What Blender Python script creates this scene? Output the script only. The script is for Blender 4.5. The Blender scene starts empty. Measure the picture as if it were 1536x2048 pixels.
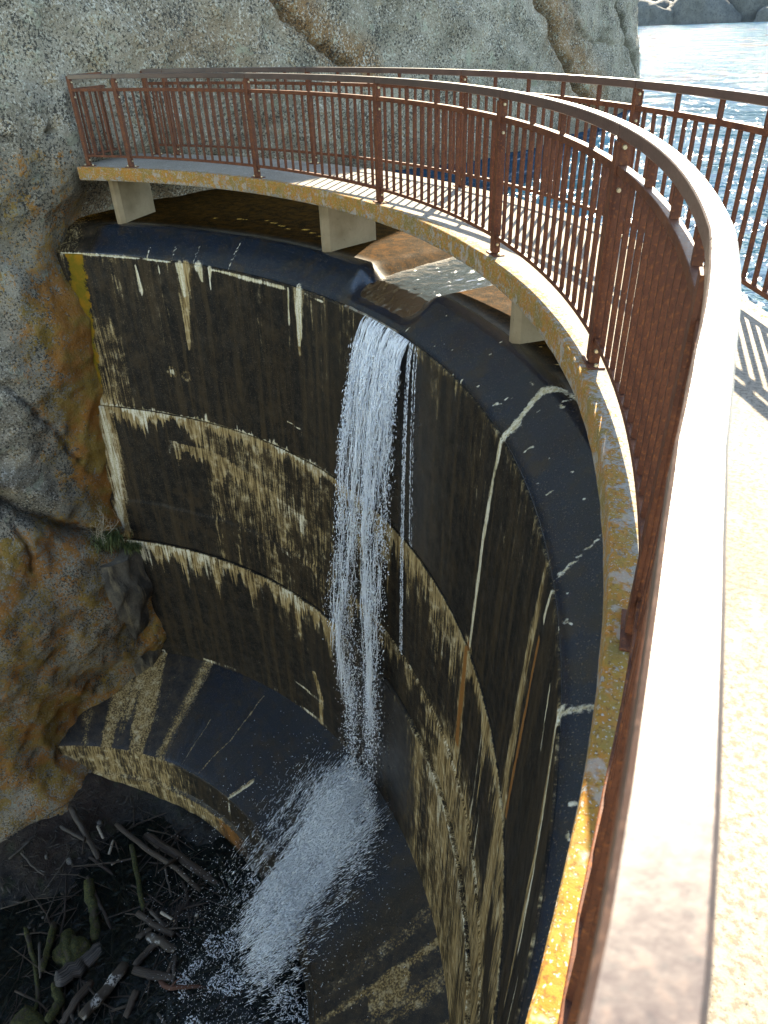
import bpy, bmesh, math, random
import numpy as np
from mathutils import Vector, Matrix, noise as mnoise
random.seed(7); RNG = np.random.default_rng(11)
scene = bpy.context.scene
COL = scene.collection
R_ = math.radians

# ------------------------------------------------------------------ camera
cam_d = bpy.data.cameras.new('camera'); cam = bpy.data.objects.new('camera', cam_d); COL.objects.link(cam)
scene.camera = cam
right = Vector((0.86355462, 0.50319045, -0.03275355)); upv = Vector((-0.258801, 0.49801663, 0.82764816)); fwd = Vector((-0.43277646, 0.70624274, -0.56029075))
m = Matrix.Identity(4)
for i in range(3):
    m[i][0] = right[i]; m[i][1] = upv[i]; m[i][2] = -fwd[i]
m.translation = Vector((7.4131, 0.0, 1.4403)); cam.matrix_world = m
cam_d.sensor_fit = 'AUTO'; cam_d.sensor_width = 36.0; cam_d.lens = 1431.946 / 2048 * 36.0
cam_d.clip_start = 0.02; cam_d.clip_end = 3000
cam_d.dof.use_dof = True; cam_d.dof.focus_distance = 9.0; cam_d.dof.aperture_fstop = 9.0

# ------------------------------------------------------------------ sky, sun, exposure
SUN_AZ, SUN_EL = R_(102.5), R_(34.0)
w = bpy.data.worlds.new('World'); scene.world = w; w.use_nodes = True
nt = w.node_tree; sky = nt.nodes.new('ShaderNodeTexSky'); sky.sky_type = 'NISHITA'; sky.sun_disc = False
sky.sun_elevation = SUN_EL; sky.sun_rotation = math.pi / 2 - SUN_AZ; sky.altitude = 1800; sky.air_density = 1.0; sky.dust_density = .7; sky.ozone_density = 1.0
bg = nt.nodes['Background']; bg.inputs['Strength'].default_value = 0.15; nt.links.new(sky.outputs[0], bg.inputs['Color'])
sd = bpy.data.lights.new('sun', 'SUN'); sd.energy = 4.6; sd.angle = R_(0.53); sd.color = (1.0, 0.95, 0.88)
sun = bpy.data.objects.new('sun', sd); COL.objects.link(sun)
sdir = Vector((math.cos(SUN_AZ) * math.cos(SUN_EL), math.sin(SUN_AZ) * math.cos(SUN_EL), math.sin(SUN_EL)))
sun.rotation_euler = sdir.to_track_quat('Z', 'Y').to_euler(); sun.location = (0, 20, 30)
vs = scene.view_settings; vs.view_transform = 'Standard'; vs.look = 'None'; vs.exposure = 2.45; vs.gamma = 1.0; vs.use_curve_mapping = False
vs.use_white_balance = True; vs.white_balance_temperature = 8200; vs.white_balance_tint = 6
scene.cycles.max_bounces = 6; scene.cycles.transparent_max_bounces = 16

# ------------------------------------------------------------------ node helper
class NT:
    def __init__(s, name):
        s.m = bpy.data.materials.new(name); s.m.use_nodes = True; s.t = s.m.node_tree
        s.p = s.t.nodes['Principled BSDF']; s.out = s.t.nodes['Material Output']
        s.tc = s.t.nodes.new('ShaderNodeTexCoord'); s.obj = s.tc.outputs['Object']
    def L(s, a, b): s.t.links.new(a, b)
    def put(s, inp, v):
        if hasattr(v, 'is_output'): s.L(v, inp)
        elif isinstance(v, (tuple, list)) and len(v) == 3 and inp.type == 'RGBA': inp.default_value = (*v, 1)
        else: inp.default_value = v
    def set(s, **k):
        for n, v in k.items(): s.put(s.p.inputs[n.replace('_', ' ')], v)
        return s
    def map(s, scale=(1, 1, 1), src=None, loc=(0, 0, 0)):
        n = s.t.nodes.new('ShaderNodeMapping'); s.L(src or s.obj, n.inputs[0]); n.inputs['Scale'].default_value = scale; n.inputs['Location'].default_value = loc
        return n.outputs[0]
    def noise(s, scale, detail=4, rough=.55, vec=None, dist=0, out=0):
        n = s.t.nodes.new('ShaderNodeTexNoise'); s.L(vec or s.obj, n.inputs['Vector']); n.inputs['Scale'].default_value = scale
        n.inputs['Detail'].default_value = detail; n.inputs['Roughness'].default_value = rough; n.inputs['Distortion'].default_value = dist
        return n.outputs[out]
    def voro(s, scale, vec=None, feat='F1', out='Distance', rnd=1.0):
        n = s.t.nodes.new('ShaderNodeTexVoronoi'); n.feature = feat; s.L(vec or s.obj, n.inputs['Vector']); n.inputs['Scale'].default_value = scale; n.inputs['Randomness'].default_value = rnd
        return n.outputs[out]
    def ramp(s, fac, a, b, lo=0., hi=1.):
        n = s.t.nodes.new('ShaderNodeMapRange'); n.interpolation_type = 'SMOOTHSTEP'; s.put(n.inputs[0], fac)
        n.inputs[1].default_value = a; n.inputs[2].default_value = b; n.inputs[3].default_value = lo; n.inputs[4].default_value = hi
        return n.outputs[0]
    def math(s, op, a, b=0.0, c=None):
        n = s.t.nodes.new('ShaderNodeMath'); n.operation = op; s.put(n.inputs[0], a); s.put(n.inputs[1], b)
        if c is not None: s.put(n.inputs[2], c)
        return n.outputs[0]
    def mix(s, f, a, b, mode='MIX'):
        n = s.t.nodes.new('ShaderNodeMix'); n.data_type = 'RGBA'; n.blend_type = mode
        s.put(n.inputs[0], f); s.put(n.inputs[6], a); s.put(n.inputs[7], b); return n.outputs[2]
    def attr(s, name, out='Fac'):
        n = s.t.nodes.new('ShaderNodeAttribute'); n.attribute_name = name; return n.outputs[out]
    def sepc(s, v):
        n = s.t.nodes.new('ShaderNodeSeparateColor'); s.L(v, n.inputs[0]); return n.outputs
    def sepx(s, v):
        n = s.t.nodes.new('ShaderNodeSeparateXYZ'); s.L(v, n.inputs[0]); return n.outputs
    def bump(s, h, strength=.5, dist=.01, normal=None):
        n = s.t.nodes.new('ShaderNodeBump'); s.put(n.inputs['Height'], h); n.inputs['Strength'].default_value = strength; n.inputs['Distance'].default_value = dist
        if normal is not None: s.L(normal, n.inputs['Normal'])
        s.L(n.outputs[0], s.p.inputs['Normal']); return n.outputs[0]
M = {}

# ---- rusted brown weathering steel
def steel(name, dark, light, rust):
    n = NT(name); a = n.noise(9, 5); b = n.noise(70, 3, .6)
    c = n.mix(n.ramp(a, .35, .7), dark, light); c = n.mix(n.ramp(b, .5, .72), c, rust)
    c = n.mix(n.math('MULTIPLY', n.ramp(n.noise(160, 2), .58, .68), .6), c, (.02, .012, .01))
    n.set(Base_Color=c, Metallic=.0, Specular_IOR_Level=(.6 if 'hand' in name else .22)); n.put(n.p.inputs['Roughness'], n.ramp(b, .3, .8, .33, .55) if 'hand' in name else n.ramp(b, .3, .8, .5, .7))
    n.bump(b, .25, .002); return n.m
M['steel'] = steel('rusted_steel', (.075, .026, .015), (.135, .046, .022), (.215, .073, .025))
M['steel_rail'] = steel('worn_handrail_steel', (.050, .029, .023), (.080, .045, .034), (.10, .052, .034))
M['steel_rail'].node_tree.nodes['Principled BSDF'].inputs['Coat Weight'].default_value = .8
M['steel_rail'].node_tree.nodes['Principled BSDF'].inputs['Coat Roughness'].default_value = .34
n = NT('galvanised_bolt'); n.set(Base_Color=(.55, .45, .28), Metallic=.6, Roughness=.4); M['bolt'] = n.m

# ---- walkway concrete with yellow and orange lichen near its edges
n = NT('walkway_concrete')
lich = n.attr('lichen'); a = n.noise(1.3, 4); f = n.noise(55, 4, .7); g = n.noise(12, 5, .65); v = n.voro(26)
base = n.mix(n.ramp(a, .3, .7), (.235, .20, .155), (.315, .275, .22)); base = n.mix(n.math('MULTIPLY', n.ramp(f, .46, .60), .7), base, (.11, .09, .065)); base = n.mix(n.math('MULTIPLY', n.ramp(n.noise(31, 4, .7), .60, .70), .4), base, (.26, .19, .07))
base = n.mix(n.ramp(n.noise(150, 2), .66, .72), base, (.06, .05, .03))
mk = n.math('ADD', lich, n.math('ADD', n.math('MULTIPLY', n.math('SUBTRACT', g, .5), 1.2), n.math('MULTIPLY', n.math('SUBTRACT', n.noise(38, 4, .7), .5), 1.3))); mk2 = n.math('ADD', mk, n.math('MULTIPLY', n.math('SUBTRACT', f, .5), .9))
orange = n.mix(n.ramp(n.noise(20, 4, .7), .36, .62), (.36, .135, .014), (.27, .155, .02)); orange = n.mix(n.ramp(n.noise(6, 3), .5, .68), orange, (.20, .135, .03)); orange = n.mix(n.math('MULTIPLY', n.ramp(n.noise(75, 3, .7), .52, .64), .75), orange, (.12, .055, .012))
mm = n.ramp(mk2, .48, .56)
orange = n.mix(n.ramp(n.noise(110, 2), .60, .68), orange, (.36, .33, .27)); c = n.mix(mm, base, orange); c = n.mix(n.math('MULTIPLY', n.ramp(n.noise(9, 4, .6, vec=n.map((1, 1, 1), loc=(7, 3, 1))), .56, .64), .6), c, (.33, .30, .26))
n.set(Base_Color=c, Roughness=.9)
hh = n.math('ADD', n.math('MULTIPLY', f, .5), n.math('MULTIPLY', mm, n.math('ADD', n.math('MULTIPLY', v, -.9), 1.2))); n.bump(hh, .7, .006); M['deck'] = n.m

# ---- pier concrete: dry tan
n = NT('pier_concrete'); a = n.noise(3, 5); f = n.noise(60, 4, .7)
c = n.mix(n.ramp(a, .3, .7), (.17, .12, .064), (.27, .205, .125)); c = n.mix(n.ramp(f, .55, .75), c, (.20, .14, .075))
c = n.mix(n.ramp(n.noise(14, 4, .7), .62, .72), c, (.12, .075, .04)); n.set(Base_Color=c, Roughness=.85); n.bump(f, .4, .004); M['pier'] = n.m

n = NT('rough_plug_concrete'); a = n.noise(2.2, 6, .7); b = n.noise(1, 5, .6, vec=n.map((7, 7, 1))); f = n.noise(50, 4, .7); c = n.mix(n.ramp(a, .38, .62), (.07, .06, .045), (.16, .135, .10)); c = n.mix(n.ramp(b, .52, .68), c, (.26, .205, .125)); c = n.mix(n.ramp(f, .55, .68), c, (.06, .05, .04)); n.set(Base_Color=c, Roughness=.9); n.bump(n.math('ADD', a, n.math('MULTIPLY', f, .5)), .8, .03); M['plug'] = n.m
# ---- dam concrete: near black wet skin, brown tint, cream mineral streaks, tan stripes, lichen (attribute driven)
n = NT('dam_concrete')
st = n.attr('stain', 'Color'); sc = n.sepc(st); wet = n.attr('wet'); ol = n.attr('olive'); st2 = n.attr('coord', 'Vector')
f = n.noise(55, 4, .7); mid = n.noise(7, 5, .65); strk = n.noise(1.0, 5, .62, vec=n.map((9, 9, .35)), dist=.2); strk2 = n.noise(1.0, 4, .6, vec=n.map((34, 34, 1.2)))
dark = n.mix(n.ramp(mid, .35, .7), (.009, .0085, .0075), (.019, .0155, .0115)); dark = n.mix(n.ramp(strk, .42, .68), dark, (.044, .030, .016))
dark = n.mix(n.math('MULTIPLY', n.ramp(wet, .7, .95), .8), dark, n.mix(n.ramp(n.noise(5, 6, .75), .45, .62), (.003, .0165, .036), (.010, .0175, .026)))  # blue sky reflection painted into the base colour of wet chamfer and apron
dark = n.mix(n.math('MULTIPLY', n.ramp(strk2, .5, .75), .45), dark, (.014, .017, .018))
dark = n.mix(n.math('MULTIPLY', n.ramp(n.noise(85, 2, .5), .61, .69), .75), dark, (.15, .105, .07))
dark = n.mix(n.math('MULTIPLY', n.ramp(n.noise(3.2, 6, .72), .50, .66), .6), dark, (.052, .035, .019))
tanc = n.mix(n.ramp(strk2, .35, .68), (.15, .092, .036), (.45, .325, .155)); tanc = n.mix(n.ramp(mid, .5, .72), tanc, (.53, .43, .26))
whc = n.mix(n.ramp(strk2, .35, .65), (.52, .43, .24), (.76, .70, .55)); whc = n.mix(n.ramp(f, .52, .66), whc, (.30, .22, .10))
jit = n.math('ADD', n.math('MULTIPLY', n.math('SUBTRACT', f, .5), .8), n.math('ADD', n.math('MULTIPLY', n.math('SUBTRACT', strk2, .5), 1.2), n.math('MULTIPLY', n.math('SUBTRACT', mid, .5), .8)))
tm = n.ramp(n.math('ADD', sc[1], jit), .36, .86); wm = n.ramp(n.math('ADD', sc[0], n.math('MULTIPLY', jit, 1.0)), .36, .78); om = n.ramp(n.math('ADD', sc[2], jit), .35, .75)
c = n.mix(tm, dark, tanc); c = n.mix(om, c, n.mix(mid, (.22, .085, .025), (.30, .14, .04))); c = n.mix(wm, c, whc)
olc = n.mix(n.ramp(mid, .4, .65), (.17, .12, .012), (.30, .145, .014)); olm = n.ramp(n.math('ADD', ol, n.math('ADD', n.math('MULTIPLY', n.math('SUBTRACT', mid, .5), 1.3), n.math('MULTIPLY', n.math('SUBTRACT', f, .5), .6))), .45, .58)
c = n.mix(olm, c, olc); c = n.mix(1.0, c, (.86, .85, .83), 'MULTIPLY'); c = n.mix(n.math('SUBTRACT', 1.0, n.attr('stain', 'Alpha')), c, n.mix(1.0, c, (1.5, .95, .30), 'MULTIPLY'))
n.set(Base_Color=c)
dry = n.math('MAXIMUM', n.math('MAXIMUM', tm, wm), olm); wetf = n.math('MULTIPLY', wet, n.math('SUBTRACT', 1.0, n.math('MULTIPLY', dry, .8)))
wj = n.math('ADD', wetf, n.math('MULTIPLY', n.math('SUBTRACT', mid, .5), .25))
n.put(n.p.inputs['Roughness'], n.ramp(wj, .1, .9, .72, .16)); n.put(n.p.inputs['Specular IOR Level'], n.math('MULTIPLY', n.ramp(wj, .25, .9, .08, 1.0), n.ramp(n.attr('stain', 'Alpha'), 0., 1., .12, 1.0)))
n.bump(n.math('ADD', n.math('MULTIPLY', f, n.ramp(wj, .2, .9, .7, .42)), n.math('ADD', n.math('MULTIPLY', wm, .8), n.math('MULTIPLY', tm, .4))), .45, .006); M['dam'] = n.m

# ---- granite with lichens
n = NT('lichened_granite'); och = n.attr('ochre'); brn = n.attr('brown'); tone = n.attr('dark_tone')
big = n.noise(.8, 5, .6); med = n.noise(4.5, 6, .65); fin = n.noise(26, 5, .72); vf = n.noise(80, 3, .7)
c = n.mix(n.ramp(big, .35, .65), (.19, .17, .13), (.30, .265, .205)); c = n.mix(n.ramp(med, .52, .70), c, (.30, .225, .13))
c = n.mix(brn, c, (.22, .125, .055))
pale = n.mix(n.ramp(n.noise(2.3, 4), .4, .6), (.42, .42, .35), (.54, .51, .44)); 
c = n.mix(n.math('MULTIPLY', n.ramp(n.math('ADD', fin, n.math('MULTIPLY', n.math('SUBTRACT', med, .5), .35)), .53, .60), .85), c, pale)
fin2 = n.noise(29, 5, .72, vec=n.map((1, 1, 1), loc=(31, 17, 5)))
c = n.mix(n.math('MULTIPLY', n.ramp(n.math('ADD', fin2, n.math('MULTIPLY', n.math('SUBTRACT', n.noise(1.7, 3), .5), .3)), .515, .58), .92), c, (.034, .033, .030))
c = n.mix(n.math('MULTIPLY', n.ramp(vf, .58, .68), .7), c, (.07, .06, .05)); c = n.mix(n.math('MULTIPLY', n.ramp(n.noise(95, 2), .64, .70), .8), c, (.58, .57, .52))
c = n.mix(n.math('MULTIPLY', n.ramp(n.noise(3.3, 5, .7, vec=n.map((1, 1, 1), loc=(9, 2, 4))), .58, .66), .45), c, (.33, .36, .27))
om = n.ramp(n.math('ADD', n.math('SUBTRACT', n.math('MULTIPLY', och, 1.6), .16), n.math('ADD', n.math('MULTIPLY', n.math('SUBTRACT', med, .5), 1.6), n.math('MULTIPLY', n.math('SUBTRACT', fin, .5), 2.6))), .50, .66)
c = n.mix(n.math('MULTIPLY', om, .86), c, n.mix(n.ramp(n.noise(2.2, 3), .4, .6), n.mix(fin2, (.22, .085, .014), (.42, .165, .02)), n.mix(fin2, (.16, .105, .018), (.34, .20, .03))))
c = n.mix(n.math('MULTIPLY', tone, .6), c, (.055, .045, .035))  # darker along the clefts, the lakeside waterline and the cliff foot
c = n.mix(1.0, c, (.95, .93, .90), 'MULTIPLY'); n.set(Base_Color=c, Roughness=.9, Specular_IOR_Level=.15)
n.bump(n.math('ADD', n.math('MULTIPLY', med, 2.2), n.math('ADD', fin, n.math('MULTIPLY', vf, .35))), .85, .022); M['granite'] = n.m
n = NT('far_granite'); a = n.noise(.35, 6, .7); b = n.noise(2.5, 5, .7); c = n.mix(n.ramp(a, .35, .65), (.07, .075, .072), (.115, .118, .11)); c = n.mix(n.ramp(b, .5, .7), c, (.035, .04, .04))
n.set(Base_Color=c, Roughness=.9); n.bump(n.math('ADD', a, n.math('MULTIPLY', b, .4)), .9, .4); M['far_granite'] = n.m

# ---- water
n = NT('lake_water'); x = n.map((1, .6, 1)); t = n.t
h = n.math('ADD', n.math('MULTIPLY', n.noise(.8, 3, .5, vec=n.map((1, .8, 1))), 1.5), n.math('ADD', n.math('MULTIPLY', n.noise(2.6, 3, .6, vec=x, dist=.5), .6), n.math('MULTIPLY', n.noise(8, 2, .5, vec=x), .07)))
n.set(Base_Color=n.mix(n.ramp(n.noise(.3, 3), .4, .6), (.007, .036, .064), (.009, .044, .084)), Roughness=.6, Specular_IOR_Level=0.0); nb = n.bump(h, 1.0, .22)
gl = t.nodes.new('ShaderNodeBsdfGlossy'); gl.inputs['Roughness'].default_value = .075; n.L(nb, gl.inputs['Normal']); fr = t.nodes.new('ShaderNodeFresnel'); fr.inputs[0].default_value = 1.33; n.L(nb, fr.inputs['Normal'])
mx = t.nodes.new('ShaderNodeMixShader'); n.L(n.math('MINIMUM', fr.outputs[0], .12), mx.inputs[0]); n.L(n.p.outputs[0], mx.inputs[1]); n.L(gl.outputs[0], mx.inputs[2]); n.L(mx.outputs[0], n.out.inputs[0]); M['lake'] = n.m
def film(name, scale, dist, rough, refl=1.33, tint=(.9, .95, .95)):
    n = NT(name); t = n.t; fr = t.nodes.new('ShaderNodeFresnel'); fr.inputs[0].default_value = refl
    tr = t.nodes.new('ShaderNodeBsdfTransparent'); tr.inputs[0].default_value = (*tint, 1); gl = t.nodes.new('ShaderNodeBsdfGlossy'); gl.inputs['Roughness'].default_value = rough
    mx = t.nodes.new('ShaderNodeMixShader'); n.L(fr.outputs[0], mx.inputs[0]); n.L(tr.outputs[0], mx.inputs[1]); n.L(gl.outputs[0], mx.inputs[2]); n.L(mx.outputs[0], n.out.inputs[0])
    h = n.noise(scale, 4, .6, dist=.6); bn = t.nodes.new('ShaderNodeBump'); n.L(h, bn.inputs['Height']); bn.inputs['Distance'].default_value = dist; bn.inputs['Strength'].default_value = 1
    n.L(bn.outputs[0], gl.inputs['Normal']); n.L(bn.outputs[0], fr.inputs['Normal']); return n.m
M['film'] = film('spill_water', 11, .010, .06); M['pool'] = film('pool_water', 5, .03, .06, tint=(.55, .68, .66))
n = NT('falling_water'); n.set(Base_Color=(.92, .95, .97), Roughness=.18, IOR=1.33, Transmission_Weight=.10, Specular_IOR_Level=.6); M['fall'] = n.m
n = NT('white_foam'); n.set(Base_Color=(.90, .94, .97), Roughness=.5, Transmission_Weight=.1, Specular_IOR_Level=.5); M['foam'] = n.m

# ---- gorge floor, wood, plants
n = NT('wet_litter'); a = n.noise(1.1, 4); b = n.noise(14, 6, .75); d = n.noise(60, 3, .7); br = n.attr('soil')
c = n.mix(n.ramp(b, .35, .68), (.007, .010, .012), (.034, .034, .030)); c = n.mix(n.math('MULTIPLY', br, n.ramp(b, .3, .6, .5, 1)), c, (.034, .018, .011)); c = n.mix(n.math('MULTIPLY', n.ramp(d, .62, .70), .6), c, (.085, .08, .07))
c = n.mix(n.math('MULTIPLY', n.ramp(n.noise(2.4, 4), .58, .66), .5), c, (.022, .034, .010))
n.set(Base_Color=c); n.put(n.p.inputs['Roughness'], n.ramp(a, .4, .6, .35, .8)); n.bump(n.math('ADD', b, n.math('MULTIPLY', d, .5)), 1, .05); M['floor'] = n.m
def wood(name, a, b, moss=0.0, grain=28, rough=.75, birch=False):
    n = NT(name); g = n.noise(1, 4, .6, vec=n.map((2.0, grain, grain), src=n.attr('grain', 'Vector'))); f = n.noise(40, 4, .7)
    c = n.mix(n.ramp(g, .35, .65), a, b)
    if birch:
        bands = n.noise(1, 3, .7, vec=n.map((26, 4, 4), src=n.attr('grain', 'Vector'))); c = n.mix(n.ramp(bands, .50, .56), (.66, .64, .58), (.05, .04, .035))
        c = n.mix(n.ramp(n.noise(2.6, 2), .42, .5), c, n.mix(g, (.035, .028, .022), (.10, .075, .05)))
    if moss: c = n.mix(n.ramp(n.math('ADD', n.noise(5, 5, .7), moss - .5), .45, .55), c, n.mix(n.ramp(f, .4, .65), (.016, .024, .004), (.085, .080, .012)))
    n.set(Base_Color=c, Roughness=rough); n.bump(n.math('ADD', g, n.math('MULTIPLY', f, .4 + moss)), .8, .02); return n.m
M['log'] = wood('wet_dark_wood', (.024, .019, .015), (.12, .088, .062), rough=.5)
M['stick'] = wood('grey_weathered_wood', (.05, .045, .04), (.15, .125, .10))
M['branch'] = wood('dark_bark', (.018, .014, .012), (.075, .054, .04), rough=.6)
M['moss'] = wood('mossy_wood', (.022, .018, .014), (.075, .055, .035), moss=.56)
M['split'] = wood('split_wood', (.018, .017, .017), (.15, .13, .11), grain=16)
M['birch'] = wood('birch_bark', (.05, .04, .035), (.6, .58, .5), birch=True, rough=.6)
M['litter'] = wood('wet_litter_bits', (.014, .012, .010), (.055, .043, .03), rough=.5)
M['pale'] = wood('peeled_wood', (.36, .30, .22), (.55, .48, .38))
M['root'] = wood('red_root_wood', (.085, .032, .020), (.19, .085, .05))
n = NT('river_stone'); a = n.noise(6, 5); c = n.mix(n.ramp(a, .35, .65), (.06, .055, .048), (.20, .185, .16)); n.set(Base_Color=c, Roughness=.6); n.bump(a, .5, .03); M['stone'] = n.m
n = NT('pale_stone'); a = n.noise(9, 4); c = n.mix(a, (.32, .29, .22), (.55, .50, .40)); n.set(Base_Color=c, Roughness=.7); M['pale_stone'] = n.m
n = NT('green_blades'); c = n.mix(n.noise(6, 2), (.045, .075, .018), (.12, .13, .04)); n.set(Base_Color=c, Roughness=.7); M['grass'] = n.m
n = NT('dry_stems'); n.set(Base_Color=(.42, .36, .25), Roughness=.8); M['dry'] = n.m
n = NT('pine_needles'); c = n.mix(n.noise(.8, 3), (.030, .050, .018), (.085, .105, .03)); n.set(Base_Color=c, Roughness=.8); M['needles'] = n.m
n = NT('yellow_green_leaves'); c = n.mix(n.noise(1, 3), (.20, .19, .03), (.10, .12, .03)); n.set(Base_Color=c, Roughness=.7); M['leaves'] = n.m
n = NT('pine_bark'); c = n.mix(n.noise(5, 4, vec=n.map((1, 1, .2))), (.06, .042, .03), (.15, .10, .065)); n.set(Base_Color=c, Roughness=.9); M['bark'] = n.m
n = NT('dry_shore_grass'); c = n.mix(n.noise(.25, 5), (.30, .25, .15), (.20, .19, .10)); n.set(Base_Color=c, Roughness=.95); M['shore'] = n.m

# ------------------------------------------------------------------ mesh helpers
def mesh(name, V, F, smooth=False):
    me = bpy.data.meshes.new(name); V = np.asarray(V, dtype=np.float32); me.vertices.add(len(V)); me.vertices.foreach_set('co', V.ravel())
    if isinstance(F, np.ndarray):
        k = F.shape[1]; n = len(F); me.loops.add(n * k); me.loops.foreach_set('vertex_index', F.ravel().astype(np.int32)); me.polygons.add(n)
        me.polygons.foreach_set('loop_start', np.arange(0, n * k, k, dtype=np.int32)); me.polygons.foreach_set('loop_total', np.full(n, k, dtype=np.int32))
    else:
        k = [len(f) for f in F]; fl = np.array([i for f in F for i in f], dtype=np.int32); me.loops.add(len(fl)); me.loops.foreach_set('vertex_index', fl); me.polygons.add(len(F))
        me.polygons.foreach_set('loop_start', np.concatenate([[0], np.cumsum(k)[:-1]]).astype(np.int32)); me.polygons.foreach_set('loop_total', np.array(k, dtype=np.int32))
    me.polygons.foreach_set('use_smooth', np.full(len(me.polygons), smooth)); me.update(calc_edges=True); return me
def obj(name, me, mat=None, parent=None):
    o = bpy.data.objects.new(name, me); COL.objects.link(o)
    if mat is not None and me is not None and not me.materials: me.materials.append(M[mat])
    if parent is not None: o.parent = parent
    return o
def tag(o, label, cat, group=None, kind=None):
    if label: o['label'] = label
    if cat: o['category'] = cat
    if group: o['group'] = group
    if kind: o['kind'] = kind
    return o
def thing(name, label, cat, group=None, loc=(0, 0, 0)):
    o = bpy.data.objects.new(name, None); COL.objects.link(o); o.location = loc; o.empty_display_size = .2; return tag(o, label, cat, group)
def fattr(me, name, val):
    a = me.attributes.new(name, 'FLOAT', 'POINT'); a.data.foreach_set('value', np.asarray(val, dtype=np.float32).ravel())
def vattr(me, name, val):
    a = me.attributes.new(name, 'FLOAT_VECTOR', 'POINT'); a.data.foreach_set('vector', np.asarray(val, dtype=np.float32).ravel())
def cattr(me, name, val):
    a = me.attributes.new(name, 'FLOAT_COLOR', 'POINT'); a.data.foreach_set('color', np.asarray(val, dtype=np.float32).ravel())
def gridf(nu, nv, wrap=False):
    i = np.arange(nu if wrap else nu - 1)[:, None]; j = np.arange(nv - 1)[None, :]; i2 = (i + 1) % nu
    return np.stack([i * nv + j, i2 * nv + j, i2 * nv + j + 1, i * nv + j + 1], -1).reshape(-1, 4)
def sstep(a, b, x):
    t = np.clip((x - a) / (b - a), 0, 1); return t * t * (3 - 2 * t)
def hash2(ix, iy, seed=0):
    h = (ix.astype(np.int64) * 374761393 + iy.astype(np.int64) * 668265263 + seed * 1442695041) & 0xffffffff
    h = ((h ^ (h >> 13)) * 1274126177) & 0xffffffff; return ((h ^ (h >> 16)) & 0xffff) / 65535.0
def vn(x, y, seed=0):
    x, y = np.broadcast_arrays(np.asarray(x, float), np.asarray(y, float)); ix = np.floor(x); iy = np.floor(y); fx = x - ix; fy = y - iy
    fx = fx * fx * (3 - 2 * fx); fy = fy * fy * (3 - 2 * fy)
    a = hash2(ix, iy, seed); b = hash2(ix + 1, iy, seed); c = hash2(ix, iy + 1, seed); d = hash2(ix + 1, iy + 1, seed)
    return (a * (1 - fx) + b * fx) * (1 - fy) + (c * (1 - fx) + d * fx) * fy
def fbm(x, y, seed=0, oct=4, g=.55):
    s = 0; a = 1; t = 0
    for o in range(oct):
        s = s + a * vn(np.asarray(x) * 2 ** o, np.asarray(y) * 2 ** o, seed + o); t += a; a *= g
    return s / t
def segd(px, py, pts, width=False):          # distance to a polyline, optional interpolated third column
    best = np.full(np.shape(px), 1e9); wv = np.zeros(np.shape(px))
    for a, b in zip(pts[:-1], pts[1:]):
        ax, ay = a[0], a[1]; dx, dy = b[0] - ax, b[1] - ay; t = np.clip(((px - ax) * dx + (py - ay) * dy) / (dx * dx + dy * dy + 1e-12), 0, 1)
        d = np.hypot(px - ax - t * dx, py - ay - t * dy); k = d < best; best = np.where(k, d, best)
        if width: wv = np.where(k, a[2] + t * (b[2] - a[2]), wv)
    return (best, wv) if width else best
def boxm(name, sx, sy, sz, bev=0.0, z0=False):
    bm = bmesh.new(); bmesh.ops.create_cube(bm, size=1)
    for v in bm.verts: v.co = Vector((v.co.x * sx, v.co.y * sy, (v.co.z + (.5 if z0 else 0)) * sz))
    if bev: bmesh.ops.bevel(bm, geom=bm.edges[:], offset=bev, segments=1, affect='EDGES')
    me = bpy.data.meshes.new(name); bm.to_mesh(me); bm.free(); return me
def polar(R, th): return R * np.cos(th), R * np.sin(th)
def sweep(name, prof, ths, smooth=True, closed=True):
    # prof (n,2) of (R,z), closed ring swept along theta with end caps
    prof = np.asarray(prof, float); n = len(prof); ths = np.asarray(ths)
    V = np.stack([prof[None, :, 0] * np.cos(ths)[:, None], prof[None, :, 0] * np.sin(ths)[:, None], np.broadcast_to(prof[None, :, 1], (len(ths), n))], -1).reshape(-1, 3)
    F = []
    for i in range(len(ths) - 1):
        for j in range(n if closed else n - 1):
            k = (j + 1) % n; F.append((i * n + j, i * n + k, (i + 1) * n + k, (i + 1) * n + j))
    if closed: F.append(tuple(range(n))[::-1]); F.append(tuple((len(ths) - 1) * n + j for j in range(n)))
    return mesh(name, V, F, False)

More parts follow.
